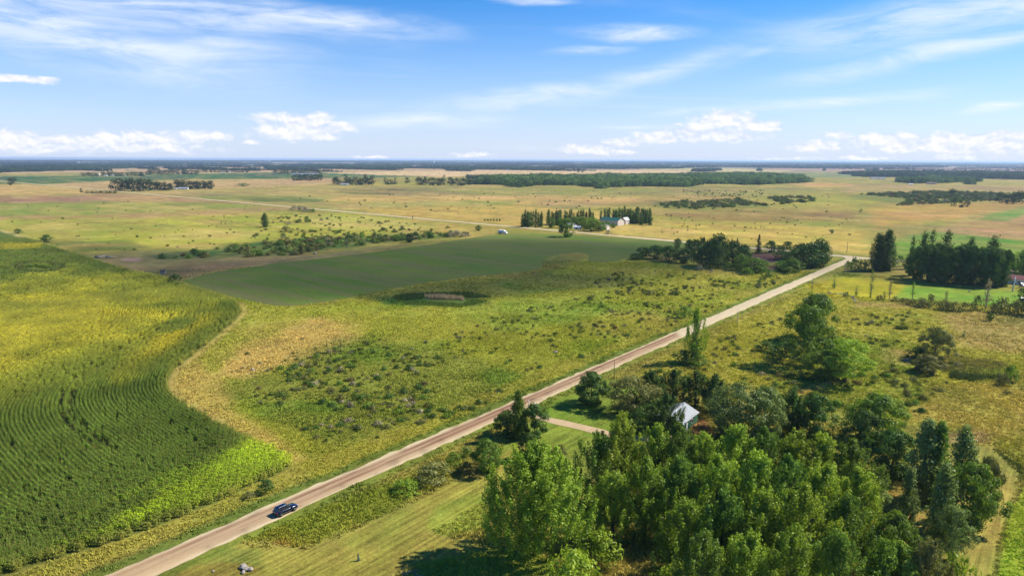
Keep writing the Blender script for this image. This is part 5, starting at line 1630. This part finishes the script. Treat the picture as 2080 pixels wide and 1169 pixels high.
p = G3(1022, 474.5)
e = empty('box_truck', (p.x, p.y, 0), XANG, 'white box truck with ribbed cargo box parked below the cross road', 'truck')
q = MB(); q.box((-1.8, 0, 2.25), (7.6, 2.5, 2.7)); qb = q.build('cargo_box', WHITE, e)
for i in range(9):
    for s in (-1, 1):
        r_ = MB(); r_.box((-5.4 + i * .9, s * 1.27, 2.25), (.07, .05, 2.6)); r_.build('rib', METALGR, qb)
q = MB(); q.prism([(2.15, .6), (4.9, .6), (4.9, 1.5), (4.0, 1.75), (3.6, 2.6), (2.15, 2.6)], -1.15, 1.15, 'y'); q.v = [(a, b, c) for a, b, c in q.v]
cab = q.build('cab', TRIMW, e)
q = MB(); q.box((3.95, 0, 2.15), (.06, 1.9, .6)); q.build('windscreen', GLASS, cab)
for s in (-1, 1):
    q = MB(); q.box((3.0, s * 1.17, 2.0), (.9, .05, .65)); q.build('side_window', GLASS, cab)
    q = MB(); q.box((4.92, s * .8, 1.05), (.08, .3, .25)); q.build('headlight', LAMPW, e)
    for wx in (-4.2, -3.2, 3.9):
        q = MB(); q.tube([(wx, s * .9, .5), (wx, s * 1.2, .5)], .5, 14); q.build('wheel', TYRE, e)
q = MB(); q.box((-.6, 0, .8), (9.6, 1.1, .25)); q.build('chassis', BLACKP, e)

# -- the pond below the hay field
WAT, t, out = new_mat('pond_water')
principled(t, out, (.02, .022, .02), .08, 0, .5, t.noise(t.node('ShaderNodeNewGeometry').outputs['Position'], 1.5, 3, .6), .15, .02)
sheet('pond_water', Gl(smooth_line([(864, 608), (880, 610), (900, 612), (922, 614), (934, 611), (926, 609), (900, 607.5), (872, 606.5), (864, 608)], 2)), 0.03, WAT)

# ------------------------------------------------------------------ ground cover nobody could count
TINT = tint_mat('cover_leaves', .3, .25, 1.2)
TINTC = tint_mat('corn_leaves', .45, .22, .9, 2.25)
TASSEL = paint_mat('corn_tassel', A(176, 168, 84), .9, 0, .3, 2)


def corn_clump(seed, n=5, L=1.0, nl=7, wl=.13, hgt=2.2):
    r = random.Random(seed)
    vs, fs, mi = [], [], []
    for i in range(n):
        x0 = (i + .5) / n * L - L / 2 + r.uniform(-.05, .05); y0 = r.uniform(-.06, .06); h = hgt * r.uniform(.85, 1.1)
        b = len(vs); a = .022 * 2
        vs += [(x0 - a, y0, 0), (x0 + a, y0, 0), (x0 + a * .5, y0, h), (x0 - a * .5, y0, h)]; fs.append((b, b + 1, b + 2, b + 3)); mi.append(0)
        for k in range(nl):
            th = (k % 2) * math.pi + r.uniform(-.9, .9) + math.pi / 2 * r.choice([0, 1])
            z = h * (.22 + .68 * k / nl); ln = r.uniform(.45, .75) * (1.15 - .4 * k / nl); w = wl * r.uniform(.8, 1.2)
            c, s = math.cos(th), math.sin(th); nx, ny = -s * w / 2, c * w / 2
            P_ = [(0, 0, z), (c * ln * .5, s * ln * .5, z + ln * .42), (c * ln, s * ln, z + ln * .12)]
            b = len(vs)
            for j, (px_, py_, pz_) in enumerate(P_):
                kk = (1, 1.0, .25)[j]
                vs += [(x0 + px_ + nx * kk, y0 + py_ + ny * kk, pz_), (x0 + px_ - nx * kk, y0 + py_ - ny * kk, pz_ + .02)]
            fs += [(b, b + 1, b + 3, b + 2), (b + 2, b + 3, b + 5, b + 4)]; mi += [0, 0]
        for k in range(2):
            b = len(vs); th = r.uniform(0, 3.1); c, s = math.cos(th) * .05, math.sin(th) * .05
            vs += [(x0 - c, y0 - s, h + .30), (x0 + c, y0 + s, h + .32), (x0 + .02, y0, h - .02), (x0 - .02, y0, h - .02)]; fs.append((b, b + 1, b + 2, b + 3)); mi.append(1)
    me = mesh_np('corn_plants', vs, fs, [TINTC, TASSEL])
    me.polygons.foreach_set('material_index', mi)
    return me


def tuft(seed, n=22, rad=.7, h=.5, w=.10, lean=.35):
    r = random.Random(seed); vs, fs = [], []
    for i in range(n):
        a = r.uniform(0, 6.28); d = rad * math.sqrt(r.random()); x0, y0 = d * math.cos(a), d * math.sin(a)
        th = r.uniform(0, 6.28); c, s = math.cos(th), math.sin(th); hh = h * r.uniform(.6, 1.2); le = hh * lean * r.uniform(.3, 1.6); ww = w * r.uniform(.7, 1.3)
        b = len(vs)
        vs += [(x0 - s * ww, y0 + c * ww, 0), (x0 + s * ww, y0 - c * ww, 0), (x0 + s * ww * .7 + c * le * .5, y0 - c * ww * .7 + s * le * .5, hh * .7), (x0 + c * le, y0 + s * le, hh)]
        fs.append((b, b + 1, b + 2, b + 3))
    return mesh_np('grass_tuft', vs, fs, TINT)


# ---- the corn
rg = np.random.RandomState(3)


def grid_pts(xa, xb, ya, yb, st):
    X, Y = np.meshgrid(np.arange(xa, xb, st), np.arange(ya, yb, st))
    X = X.ravel() + rg.uniform(-.5, .5, X.size) * st; Y = Y.ravel() + rg.uniform(-.5, .5, Y.size) * st
    return X, Y


def in_view(x, y, mx=160, top=300, bot=1330):
    px, py = P(x, y)
    return (px > -mx) & (px < 2080 + mx) & (py > top) & (py < bot) & (y > 5)


ROW = 1.0
cp, cr, csc, ct, ci_ = [], [], [], [], []
for (r0, r1, st, sc_, kind) in ((0, 250, 1.0, 1.0, 0), (250, 400, 1.45, 1.45, 1), (400, 720, 2.6, 2.2, 2)):
    X, Y = grid_pts(-560, 20, 60, 720, st)
    R_ = np.hypot(X, Y)
    m = (R_ >= r0) & (R_ < r1) & in_view(X, Y)
    X, Y = X[m], Y[m]
    sd = poly_sd(X, Y, CORN)
    m = sd > .4; X, Y, sd = X[m], Y[m], sd[m]
    d, tx, ty = line_d(X, Y, CORN_EDGE)
    u, v = road_uv(X, Y)
    contour = d < 58
    phi = np.where(contour, d, v)
    row = ROW * (1.0 if kind < 2 else 2.0)
    snap = np.round(phi / row) * row
    snap = np.where(contour & (kind < 2), snap, phi + (snap - phi) * .35)
    # move along the gradient
    e_ = .3
    d1, _, _ = line_d(X + e_, Y, CORN_EDGE); d2, _, _ = line_d(X, Y + e_, CORN_EDGE)
    gxx = np.where(contour, (d1 - d) / e_, RN[0]); gyy = np.where(contour, (d2 - d) / e_, RN[1])
    L_ = np.hypot(gxx, gyy) + 1e-6; gxx /= L_; gyy /= L_
    X = X + gxx * (snap - phi); Y = Y + gyy * (snap - phi)
    rot = np.arctan2(-gxx, gyy) + rg.uniform(-.08, .08, len(X))
    # wheel tracks left by the sprayer, and thin places
    tr = contour & ((np.abs(d - 25.5) < .6) | (np.abs(d - 28.2) < .6)) & (Y > 150) & (P(X, Y)[1] > 640)
    bald = np.hypot(*(np.array(P(X, Y)) - np.array([[82], [548]])) / np.array([[26], [4.2]])) < 1
    keep = ~(tr | bald) & (rg.uniform(0, 1, len(X)) < .96)
    X, Y, rot = X[keep], Y[keep], rot[keep]
    sd = poly_sd(X, Y, CORN)
    hvar = .86 + .28 * fbm(X, Y, 14, 44) + rg.uniform(-.06, .06, len(X))
    hvar = hvar * np.where(sd < 2.0, .85, 1)
    cp.append(np.stack([X, Y, np.zeros(len(X))], 1)); cr.append(rot)
    csc.append(np.stack([np.full(len(X), sc_ * 1.12), np.full(len(X), sc_), hvar * (1 if kind < 2 else 1.05)], 1))
    tt = corn_tone(X, Y) * (1 + rg.uniform(-.16, .16, (len(X), 1)))
    ed = (np.exp(-np.clip(sd, 0, 9) / 1.2) * .55)[:, None]
    tt = tt * (1 - ed) + np.array(A(190, 172, 84)) * ed
    ct.append(tt); ci_.append(rg.randint(0, 4, len(X)))
cp = np.concatenate(cp); print('corn clumps', len(cp))
scatter('corn_crop', 'ripening green and golden corn standing in curved rows left of the gravel road', 'corn', cp, np.concatenate(cr), np.concatenate(csc), np.concatenate(ct),
        [(corn_clump(i), 'c') for i in range(4)], np.concatenate(ci_))

# ---- rough grass of the near meadows
gp, gr_, gs, gt, gi_ = [], [], [], [], []
drv_np = list(zip(dx_, dy_))
for (r0, r1, st, sc_) in ((0, 190, .95, .9), (190, 300, 1.35, 1.15), (300, 470, 2.4, 1.7)):
    X, Y = grid_pts(-330, 420, 60, 480, st)
    R_ = np.hypot(X, Y)
    m = (R_ >= r0) & (R_ < r1) & in_view(X, Y, 120)
    X, Y = X[m], Y[m]
    u, v = road_uv(X, Y)
    keep = ~((np.abs(v) < ROAD_HW + .6) & (u < UC))
    u2, v2 = cross_uv(X, Y); keep &= np.abs(v2) > 4.6
    keep &= (poly_sd(X, Y, CORN) < -.3) & (line_d(X, Y, CORN_EDGE)[0] + rg.uniform(-1.6, .8, len(X)) > 1.2)
    keep &= poly_sd(X, Y, HAY) < 0
    d, _, _ = line_d(X, Y, drv_np); keep &= d > 2.3
    X, Y = X[keep], Y[keep]
    px, py = P(X, Y)
    mw_ = np.zeros(len(X))
    for p in MOW + [[(1640, 560), (1850, 566), (2200, 600), (2200, 625), (1880, 612), (1700, 600)], [(1090, 850), (1130, 810), (1240, 770), (1300, 790), (1420, 850), (1240, 900), (1200, 1000), (1100, 1000), (1000, 960), (960, 990), (1040, 880)],
                    [(1505, 513), (1600, 515), (1590, 530), (1570, 558), (1500, 548)], [(860, 602), (940, 602), (940, 616), (860, 612)]]:
        mw_ = np.maximum(mw_, (poly_sd(px, py, p) > 0) * 1.0)
    near_verge = np.abs(np.abs(road_uv(X, Y)[1]) - ROAD_HW - 1.2) < 1.3
    keep = (mw_ < .5) & (rg.uniform(0, 1, len(X)) < np.where(near_verge, .35, .93))
    X, Y = X[keep], Y[keep]
    lush = fbm(X, Y, 11, 83)
    gp.append(np.stack([X, Y, np.zeros(len(X))], 1)); gr_.append(rg.uniform(0, 6.28, len(X)))
    sz = sc_ * (.65 + .8 * lush) * rg.uniform(.7, 1.3, len(X))
    gs.append(np.stack([sz, sz, sz / sc_ * (.40 + .65 * lush)], 1))
    tt = tone(X, Y) * 1.85 * (.86 + .28 * rg.uniform(0, 1, (len(X), 1)))
    gt.append(tt); gi_.append(rg.randint(0, 4, len(X)))
gp = np.concatenate(gp); print('tufts', len(gp))
scatter('meadow_grass', 'rough yellow-green meadow grass on both sides of the gravel road', 'grass', gp, np.concatenate(gr_), np.concatenate(gs), np.concatenate(gt), [(tuft(i), 't') for i in range(4)], np.concatenate(gi_))

# ---- low scrub: the larger ones are bushes of their own, the rest is one cover
SCR = [  # polygon px, bushes per 100 m2, diameter range m, place
    ([(470, 800), (560, 752), (700, 700), (800, 690), (900, 730), (1050, 770), (1010, 820), (900, 850), (740, 880), (640, 890), (560, 850)], 13, (1.0, 3.0), 'of the scrub patch left of the gravel road'),
    ([(450, 750), (760, 680), (960, 700), (1100, 760), (1020, 840), (760, 900), (600, 900)], 4.5, (.8, 2.0), 'of the scrub patch left of the gravel road'),
    ([(900, 700), (960, 650), (1300, 580), (1500, 566), (1610, 575), (1340, 672), (1180, 730), (1080, 775)], 5.0, (1.0, 2.6), 'in the strip beyond the gravel road'),
    ([(1200, 575), (1260, 550), (1500, 555), (1620, 565), (1560, 585), (1300, 640), (1180, 640)], 5.0, (1.2, 3.0), 'in the strip beyond the gravel road'),
    ([(560, 650), (700, 640), (900, 650), (880, 690), (600, 720)], .35, (.9, 1.8), 'in the dry grass left of the scrub patch'),
    ([(440, 700), (640, 640), (640, 760), (480, 790)], .30, (.9, 1.8), 'in the dry grass left of the scrub patch'),
    ([(1290, 770), (1440, 700), (1600, 632), (1690, 596), (1640, 640), (1500, 710), (1400, 780)], 5.5, (1.0, 2.8), 'on the rough ground right of the gravel road'),
    ([(1440, 740), (1600, 650), (1760, 640), (1940, 700), (1960, 760), (1880, 840), (1600, 800), (1480, 790)], 3.0, (1.0, 2.8), 'in the open meadow right of the gravel road'),
    ([(1580, 760), (1660, 770), (1760, 740), (1880, 760), (1900, 830), (1860, 870), (1760, 860), (1640, 830), (1560, 800)], 7.5, (1.2, 3.2), 'of the green scrub behind the tall grove'),
    ([(1700, 640), (1860, 636), (1900, 690), (1780, 712), (1660, 690)], 3.2, (1.2, 3.0), 'in the open meadow right of the gravel road'),
    ([(1900, 770), (2080, 750), (2120, 860), (2080, 880), (2020, 800)], 1.5, (1.0, 2.6), 'on the dry ground at the right edge'),
    ([(320, 526), (400, 510), (500, 498), (640, 484), (900, 474), (940, 476), (820, 490), (680, 504), (600, 518), (440, 524)], 2.2, (3.5, 7.0), 'of the long dark scrub belt above the hay field'),
    ([(560, 440), (700, 436), (900, 462), (900, 474), (700, 480), (480, 500), (520, 470)], .7, (1.2, 4.2), 'dotting the yellow-green meadow above the scrub belt'),
    ([(0, 480), (300, 470), (500, 440), (480, 500), (300, 515), (160, 510)], .18, (1.2, 3.2), 'dotting the meadow beyond the corn'),
    ([(1340, 412), (1500, 404), (1560, 418), (1440, 426), (1340, 422)], .9, (4, 9), 'of the dark scrub in the golden plain'),
    ([(1560, 402), (1640, 398), (1660, 408), (1590, 416)], 1.0, (4, 9), 'of the dark scrub in the golden plain'),
    ([(1740, 394), (1900, 390), (2120, 394), (2120, 404), (1980, 410), (1820, 418), (1850, 404)], 1.1, (4, 10), 'of the dark scrub at the upper right'),
    ([(1340, 440), (1750, 440), (1780, 500), (1500, 490), (1330, 475)], .18, (1.2, 3.2), 'dotting the golden plain'),
    ([(1380, 385), (1560, 388), (1540, 402), (1400, 402)], .22, (2, 5), 'dotting the golden plain'),
    ([(-60, 396), (600, 420), (700, 432), (300, 470), (-60, 460)], .06, (1, 3), 'dotting the far left meadow'),
    ([(560, 398), (1040, 385), (1700, 392), (1760, 430), (1350, 445), (1000, 440), (700, 420)], .035, (1.5, 4), 'dotting the golden plain'),
    ([(1100, 470), (1300, 486), (1300, 492), (1100, 476)], .1, (1, 3), 'dotting the golden plain'),
    ([(560, 470), (940, 460), (960, 475), (700, 500), (560, 510)], .35, (2, 5), 'of the long dark scrub belt above the hay field'),
    ([(470, 1050), (800, 960), (960, 930), (960, 960), (800, 1030), (600, 1100)], 1.1, (.7, 1.6), 'on the ditch bank by the mown lawn'),
]
S_all = []
for poly, dens, (s0, s1), place in SCR:
    wp = np.array(Gl(poly)); xa, ya = wp.min(0); xb, yb_ = wp.max(0)
    n = int((xb - xa) * (yb_ - ya) / 100 * dens)
    n = min(n, 60000)
    X = rg.uniform(xa, xb, n); Y = rg.uniform(ya, yb_, n)
    m = poly_sd(X, Y, [tuple(q) for q in wp]) > 0
    X, Y = X[m], Y[m]
    clump = fbm(X, Y, 16 if s1 < 4 else 40, 88, 3)
    m = rg.uniform(0, 1, len(X)) < (sst(clump, .36, .62) * 1.35 if s1 < 4 else sst(clump, .22, .58) * 1.2)
    X, Y = X[m], Y[m]
    u, v = road_uv(X, Y); m = ~((np.abs(v) < ROAD_HW + 4.5) & (u < UC)) & (np.abs(cross_uv(X, Y)[1]) > 6) & (poly_sd(X, Y, HAY) < -1) & in_view(X, Y, 100)
    X, Y = X[m], Y[m]
    S = (s0 + (s1 - s0) * rg.uniform(0, 1, len(X)) ** 1.9) * (.8 if s1 < 3.4 else .9)
    S_all += [(a, b, c, place) for a, b, c in zip(X, Y, S)]
print('scrub', len(S_all))
S_all.sort(key=lambda q: -q[2] / math.hypot(q[0], q[1]))
SCM = [(A(90, 112, 50), L_DARK, 'dark green'), (A(110, 132, 54), L_MID, 'green'), (A(120, 124, 74), L_OLIVE, 'olive'), (A(150, 148, 112), L_GREY, 'greyish'), (A(120, 92, 62), None, 'brownish')]
L_BROWN = leaf_mat('leaves_brownish', A(78, 76, 46), A(112, 108, 64), .2)
SCM[4] = (SCM[4][0], L_BROWN, 'brownish')
wts = np.array([.36, .26, .25, .09, .04])
scrub_crown = [crown_mesh('low_scrub_%d' % i, 'bush', 2.0, 1.05, 34, 9, .27, 900 + i)[0] for i in range(4)]
scrub_tint = []
for i in range(4):
    me = crown_mesh('scrub_cover_%d' % i, 'bush', 2.0, 1.05, 26, 6, .34, 950 + i)[0]
    me.materials.clear(); me.materials.append(TINT); scrub_tint.append(me)
for j, (x, y, s, place) in enumerate(S_all[:290]):
    k = rg.choice(5, p=wts)
    big = s > 3.4
    me = scrub_crown[j % 4]
    o = bpy.data.objects.new('low_bush', me); COL.objects.link(o)
    o.location = (x, y, 0); o.rotation_euler = (0, 0, rg.uniform(0, 6.28)); hh = s / 2 * rg.uniform(.8, 1.2)
    o.scale = (s / 2, s / 2 * rg.uniform(.8, 1.2), hh)
    o.material_slots[0].link = 'OBJECT'; o.material_slots[0].material = SCM[k][1]
    tag(o, 'low %s bush %s' % (SCM[k][2], place), 'bush', '%s low bushes %s' % (SCM[k][2], place))
rest = S_all[290:]
rx = np.array([q[0] for q in rest]); ry = np.array([q[1] for q in rest]); rsz = np.array([q[2] for q in rest])
kk = rg.choice(5, size=len(rest), p=wts)
tt = np.array([SCM[i][0] for i in range(5)])[kk] * 1.2 * rg.uniform(.75, 1.25, (len(rest), 1))
scatter('scrub_cover', 'low mixed scrub spread over the meadows', 'scrub', np.stack([rx, ry, np.zeros(len(rx))], 1), rg.uniform(0, 6.28, len(rx)),
        np.stack([rsz / 2, rsz / 2, rsz / 2 * rg.uniform(.75, 1.2, len(rx))], 1), tt, [(m_, 's') for m_ in scrub_tint], rg.randint(0, 4, len(rx)))

# ---- reeds: the pale bank of the pond and the bed at the right
rp_, rt_, rsx = [], [], []
for poly, st, h, tn_, var in (([(860, 602), (900, 601), (940, 605), (944, 611), (926, 608.6), (900, 607.3), (870, 606.2)], .7, 1.7, A(206, 184, 140), .35), ([(800, 600), (858, 596), (950, 594), (1000, 604), (960, 606), (858, 600), (860, 606), (810, 612)], 1.1, 1.3, A(84, 108, 52), .3),
                              ([(850, 611), (900, 615), (940, 617), (960, 608), (990, 612), (940, 624), (860, 620), (800, 616)], 1.0, .8, A(110, 136, 56), .3),
                              ([(1898, 724), (1950, 722), (2040, 735), (2052, 752), (2046, 762), (1990, 770), (1920, 758), (1900, 745)], 1.6, .8, A(150, 144, 80), .5),
                              ([(1930, 756), (1985, 764), (2030, 765), (2030, 772), (1970, 775), (1930, 768)], .8, 1.5, A(92, 110, 56), .3)):
    wp = np.array(Gl(poly)); xa, ya = wp.min(0); xb, yb_ = wp.max(0)
    X, Y = grid_pts(xa, xb, ya, yb_, st)
    m = poly_sd(X, Y, [tuple(q) for q in wp]) > 0; X, Y = X[m], Y[m]
    rp_.append(np.stack([X, Y, X * 0], 1)); rt_.append(np.array(tn_) * 1.3 * rg.uniform(1 - var, 1 + var, (len(X), 1)))
    s_ = st * rg.uniform(.8, 1.2, len(X)); rsx.append(np.stack([s_, s_, h * 2 * rg.uniform(.7, 1.2, len(X))], 1))
rp_ = np.concatenate(rp_)
scatter('reeds', 'pale and green reeds around the little pond and the reed bed', 'reeds', rp_, rg.uniform(0, 6.28, len(rp_)), np.concatenate(rsx), np.concatenate(rt_), [(tuft(20 + i, 20, .6, .5, .05, .12), 'r') for i in range(3)], rg.randint(0, 3, len(rp_)))

# ---- far woods and tree lines, each one mass
FW = []
for i in range(3):
    me = crown_mesh('far_wood_tree_%d' % i, 'round', 12, 13, 22, 8, 2.6, 700 + i, z0=.0)[0]
    me.materials.clear(); me.materials.append(TINT); FW.append(me)
FB = []
for i in range(3):
    r = np.random.RandomState(40 + i)
    n = 90
    c = np.stack([r.uniform(-38, 38, n), r.uniform(-9, 9, n), r.uniform(1, 11, n) * (1 + .25 * np.sin(r.uniform(0, 6, n)))], 1)
    v, f_ = diamonds(c, np.array([0, 0, .6]) + r.normal(size=(n, 3)) * .7, r.uniform(4, 8, n), r)
    v[:, 2] = np.maximum(v[:, 2], 0)
    FB.append(mesh_np('far_line_%d' % i, v, f_, TINT))


def wood(name, label, polys, st, tn_, h=(.8, 1.3), protos=None, cap=9000, edge=False):
    p_, t_, s_ = [], [], []
    for poly in polys:
        wp = np.array(Gl(poly)); xa, ya = wp.min(0); xb, yb_ = wp.max(0)
        s2 = max(st, math.sqrt((xb - xa) * (yb_ - ya) / 120000.0))
        X, Y = grid_pts(xa, xb, ya, yb_, s2)
        m = (poly_sd(X, Y, [tuple(q) for q in wp]) + (fbm(X, Y, 160, 77) - .5) * 230 - 70 > 0) & in_view(X, Y, 300); X, Y = X[m], Y[m]
        if len(X) > cap: q = np.argsort(np.hypot(X, Y) + rg.uniform(0, 400, len(X)))[:cap]; X, Y = X[q], Y[q]
        hh = rg.uniform(.6, 1.25, len(X)) * (.6 + .7 * fbm(X, Y, 120, 78))
        p_.append(np.stack([X, Y, X * 0], 1)); s_.append(np.stack([hh * s2 / 12 * 1.25, hh * s2 / 12 * 1.25, hh], 1))
        t_.append(np.array(tn_) * (1 + (fbm(X, Y, 150, 79)[:, None] - .5) * .7) * rg.uniform(.5, 1.7, (len(X), 1)) * 1.6)
    p_ = np.concatenate(p_)
    if len(p_) == 0: print('EMPTY', name); return
    print(name, len(p_))
    scatter(name, label, 'woodland', p_, rg.uniform(0, 6.28, len(p_)), np.concatenate(s_), np.concatenate(t_), [(m_, 'w') for m_ in FW], rg.randint(0, 3, len(p_)))


wood('woodland', 'broad green wood beyond the meadow, centre to right',
     [[(945, 374), (1000, 379), (1060, 382), (1110, 379), (1190, 384), (1260, 385), (1330, 381), (1400, 381), (1480, 376), (1560, 379), (1680, 375), (1690, 365), (1560, 356), (1450, 356), (1330, 358), (1200, 360), (1080, 361), (950, 362)]], 14, A(90, 116, 56))
wood('far_woodland', 'darker wood rising behind the bright right-hand wood',
     [[(1690, 354), (1740, 360), (1800, 360), (1860, 362), (1960, 362), (2080, 366), (2500, 368), (2500, 354), (2080, 351), (2040, 350), (1960, 346), (1890, 345), (1850, 348), (1780, 350)],
      [(1390, 349), (1468, 349), (1468, 345), (1410, 345)], [(1526, 349), (1558, 350), (1558, 345), (1528, 345)], [(1668, 350), (1690, 352), (1690, 346), (1668, 346)]], 13, A(56, 76, 48))
wood('right_woodland', 'bright leafy wood before the dark one at the right',
     [[(1806, 372), (1860, 374), (1950, 374), (2010, 377), (2000, 368), (1900, 363), (1810, 364)], [(2010, 374), (2040, 375), (2036, 370), (2014, 370)]], 9, A(86, 112, 60))
wood('left_woodland', 'dark wood along the far left fields',
     [[(-300, 356), (0, 352), (60, 350), (240, 344), (290, 341), (240, 338), (100, 341), (40, 345), (-300, 350)], [(230, 343), (292, 341), (292, 338), (232, 340)], [(290, 338), (360, 339), (368, 335), (300, 335)], [(380, 337), (410, 337), (410, 334), (382, 334)]], 22, A(52, 74, 50))
wood('centre_far_woodland', 'dark wood lying far beyond the pale fields at centre',
     [[(530, 344), (660, 345), (660, 341), (530, 340)], [(600, 343), (830, 343), (850, 339), (780, 336), (600, 337)], [(890, 348), (985, 349), (985, 344), (900, 343)], [(1110, 343), (1400, 343), (1400, 339), (1120, 340)], [(850, 341), (1000, 344), (1100, 344), (1100, 341), (900, 339)],
      [(1010, 347), (1055, 347.5), (1055, 345), (1012, 345)]], 24, A(54, 76, 50))
# tree lines towards the horizon
lp, lr, ls, lt = [], [], [], []
rl = np.random.RandomState(91)
for k in range(330):
    yy = 327.0 + 18 * rl.uniform(0, 1) ** 1.3
    xx = rl.uniform(-250, 2330)
    if yy > 338 and rl.uniform() < .4: continue
    cx, cy = (float(q) for q in G(xx, yy))
    r_ = math.hypot(cx, cy)
    if r_ > 50000: continue
    L_ = rl.uniform(300, 1400) * (1 + r_ / 9000)
    d_ = XD if rl.uniform() < .75 else RD
    n = int(L_ / (55 * (1 + r_ / 30000)))
    for i in range(n):
        s = (i / n - .5) * L_
        if vnoise(np.array([s / 260.0]), np.array([k * 3.3]), 8)[0] < .25: continue
        lp.append((cx + d_[0] * s + rl.uniform(-12, 12), cy + d_[1] * s + rl.uniform(-12, 12), 0)); lr.append(math.atan2(d_[1], d_[0]) + rl.uniform(-.2, .2))
        g_ = 1 + r_ / 30000
        ls.append((g_, g_ * 1.3, rl.uniform(.6, 1.25) * (1 + r_ / 60000))); lt.append(np.array(A(50, 72, 50)) * rl.uniform(.75, 1.2))
# forest closing the horizon
for (x0, x1, y0, y1, n) in ((-400, 2500, 326.6, 329.0, 2600), (1250, 2600, 328.5, 334, 2600), (1000, 1400, 330, 338, 700), (1480, 1900, 334, 341, 300)):
    X = rl.uniform(x0, x1, n); Yp = y0 + (y1 - y0) * rl.uniform(0, 1, n)
    cx, cy = G(X, Yp); r_ = np.hypot(cx, cy)
    kz = vnoise(cx / 1800, cy / 1800, 9) > .35
    for a, b, c in zip(cx[kz], cy[kz], r_[kz]):
        g_ = (1 + c / 18000) * 1.5
        lp.append((float(a), float(b), 0)); lr.append(XANG + rl.uniform(-.3, .3)); ls.append((g_ * 1.6, g_ * 3, rl.uniform(.9, 1.5) * (1 + c / 60000))); lt.append(np.array(A(46, 68, 50)) * rl.uniform(.75, 1.2))
print('far lines', len(lp))
scatter('far_tree_lines', 'dark tree lines and forest strips out to the horizon', 'tree lines', np.array(lp), np.array(lr), np.array(ls), np.array(lt), [(m_, 'f') for m_ in FB], rl.randint(0, 3, len(lp)))

# ------------------------------------------------------------------ a loose cloud between the sun and the hay field; it shades that stretch
cm_, t, out = new_mat('cloud_vapour')
pv = t.node('ShaderNodeVolumePrincipled'); pv.inputs['Color'].default_value = (1, 1, 1, 1); pv.inputs['Density'].default_value = 0.0125
pv.inputs['Anisotropy'].default_value = 0.4
t.l.new(pv.outputs[0], out.inputs['Volume'])
CL_Z = 700.0
shade = Gl([(190, 508),  (300, 514), (460, 530), (700, 510), (900, 494), (1000, 486), (1200, 490), (1400, 498), (1520, 500), (1620, 505), (1690, 520), (1640, 545), (1480, 556), (1300, 566), (1100, 588), (930, 596), (760, 590),
            (600, 604), (420, 580), (300, 552)])
sx_ = [q[0] for q in shade]; sy_ = [q[1] for q in shade]
CX, CY = np.meshgrid(np.arange(min(sx_) - 60, max(sx_) + 60, 9.0), np.arange(min(sy_) - 60, max(sy_) + 60, 9.0), indexing='ij')
csd_ = poly_sd(CX.ravel(), CY.ravel(), shade).reshape(CX.shape) + (fbm(CX, CY, 70, 66) - .5) * 50
th_ = 52 * sst(csd_, -34, 34) * (.72 + .56 * fbm(CX, CY, 60, 67)) + .4
ox, oy = SUN_DIR.x / SUN_DIR.z * CL_Z, SUN_DIR.y / SUN_DIR.z * CL_Z
nx_, ny_ = CX.shape; n_ = nx_ * ny_
top_ = np.stack([CX.ravel() + ox, CY.ravel() + oy, CL_Z + .7 * th_.ravel()], 1); bot_ = np.stack([CX.ravel() + ox, CY.ravel() + oy, CL_Z - .3 * th_.ravel()], 1)
I = np.arange(n_).reshape(nx_, ny_)
q1 = np.stack([I[:-1, :-1], I[1:, :-1], I[1:, 1:], I[:-1, 1:]], -1).reshape(-1, 4)
cyc = np.concatenate([I[:, 0], I[-1, 1:], I[-2::-1, -1], I[0, -2:0:-1]])
cn_ = np.roll(cyc, -1)
side = np.stack([cyc, cyc + n_, cn_ + n_, cn_], 1)
cme = mesh_np('cloud', np.concatenate([top_, bot_]), np.concatenate([q1, (q1 + n_)[:, ::-1], side]), cm_)
co = obj('cloud', cme, None, 'stuff'); tag(co, 'loose white cloud drifting high over the fields', 'cloud')

# ------------------------------------------------------------------ the air
hz, t, out = new_mat('haze_air')
pv = t.node('ShaderNodeVolumePrincipled')
pv.inputs['Color'].default_value = (0.50, 0.70, 1.0, 1)
pv.inputs['Density'].default_value = 4.6e-5
pv.inputs['Anisotropy'].default_value = 0.2
t.l.new(pv.outputs[0], out.inputs['Volume'])
hzb = MB(); hzb.box((0, 0, (H + 8 - 1) / 2), (126000, 126000, H + 8 + 1))
ho = hzb.build('haze', hz)
ho['kind'] = 'stuff'; ho['label'] = 'thin blue haze lying over the far farmland'
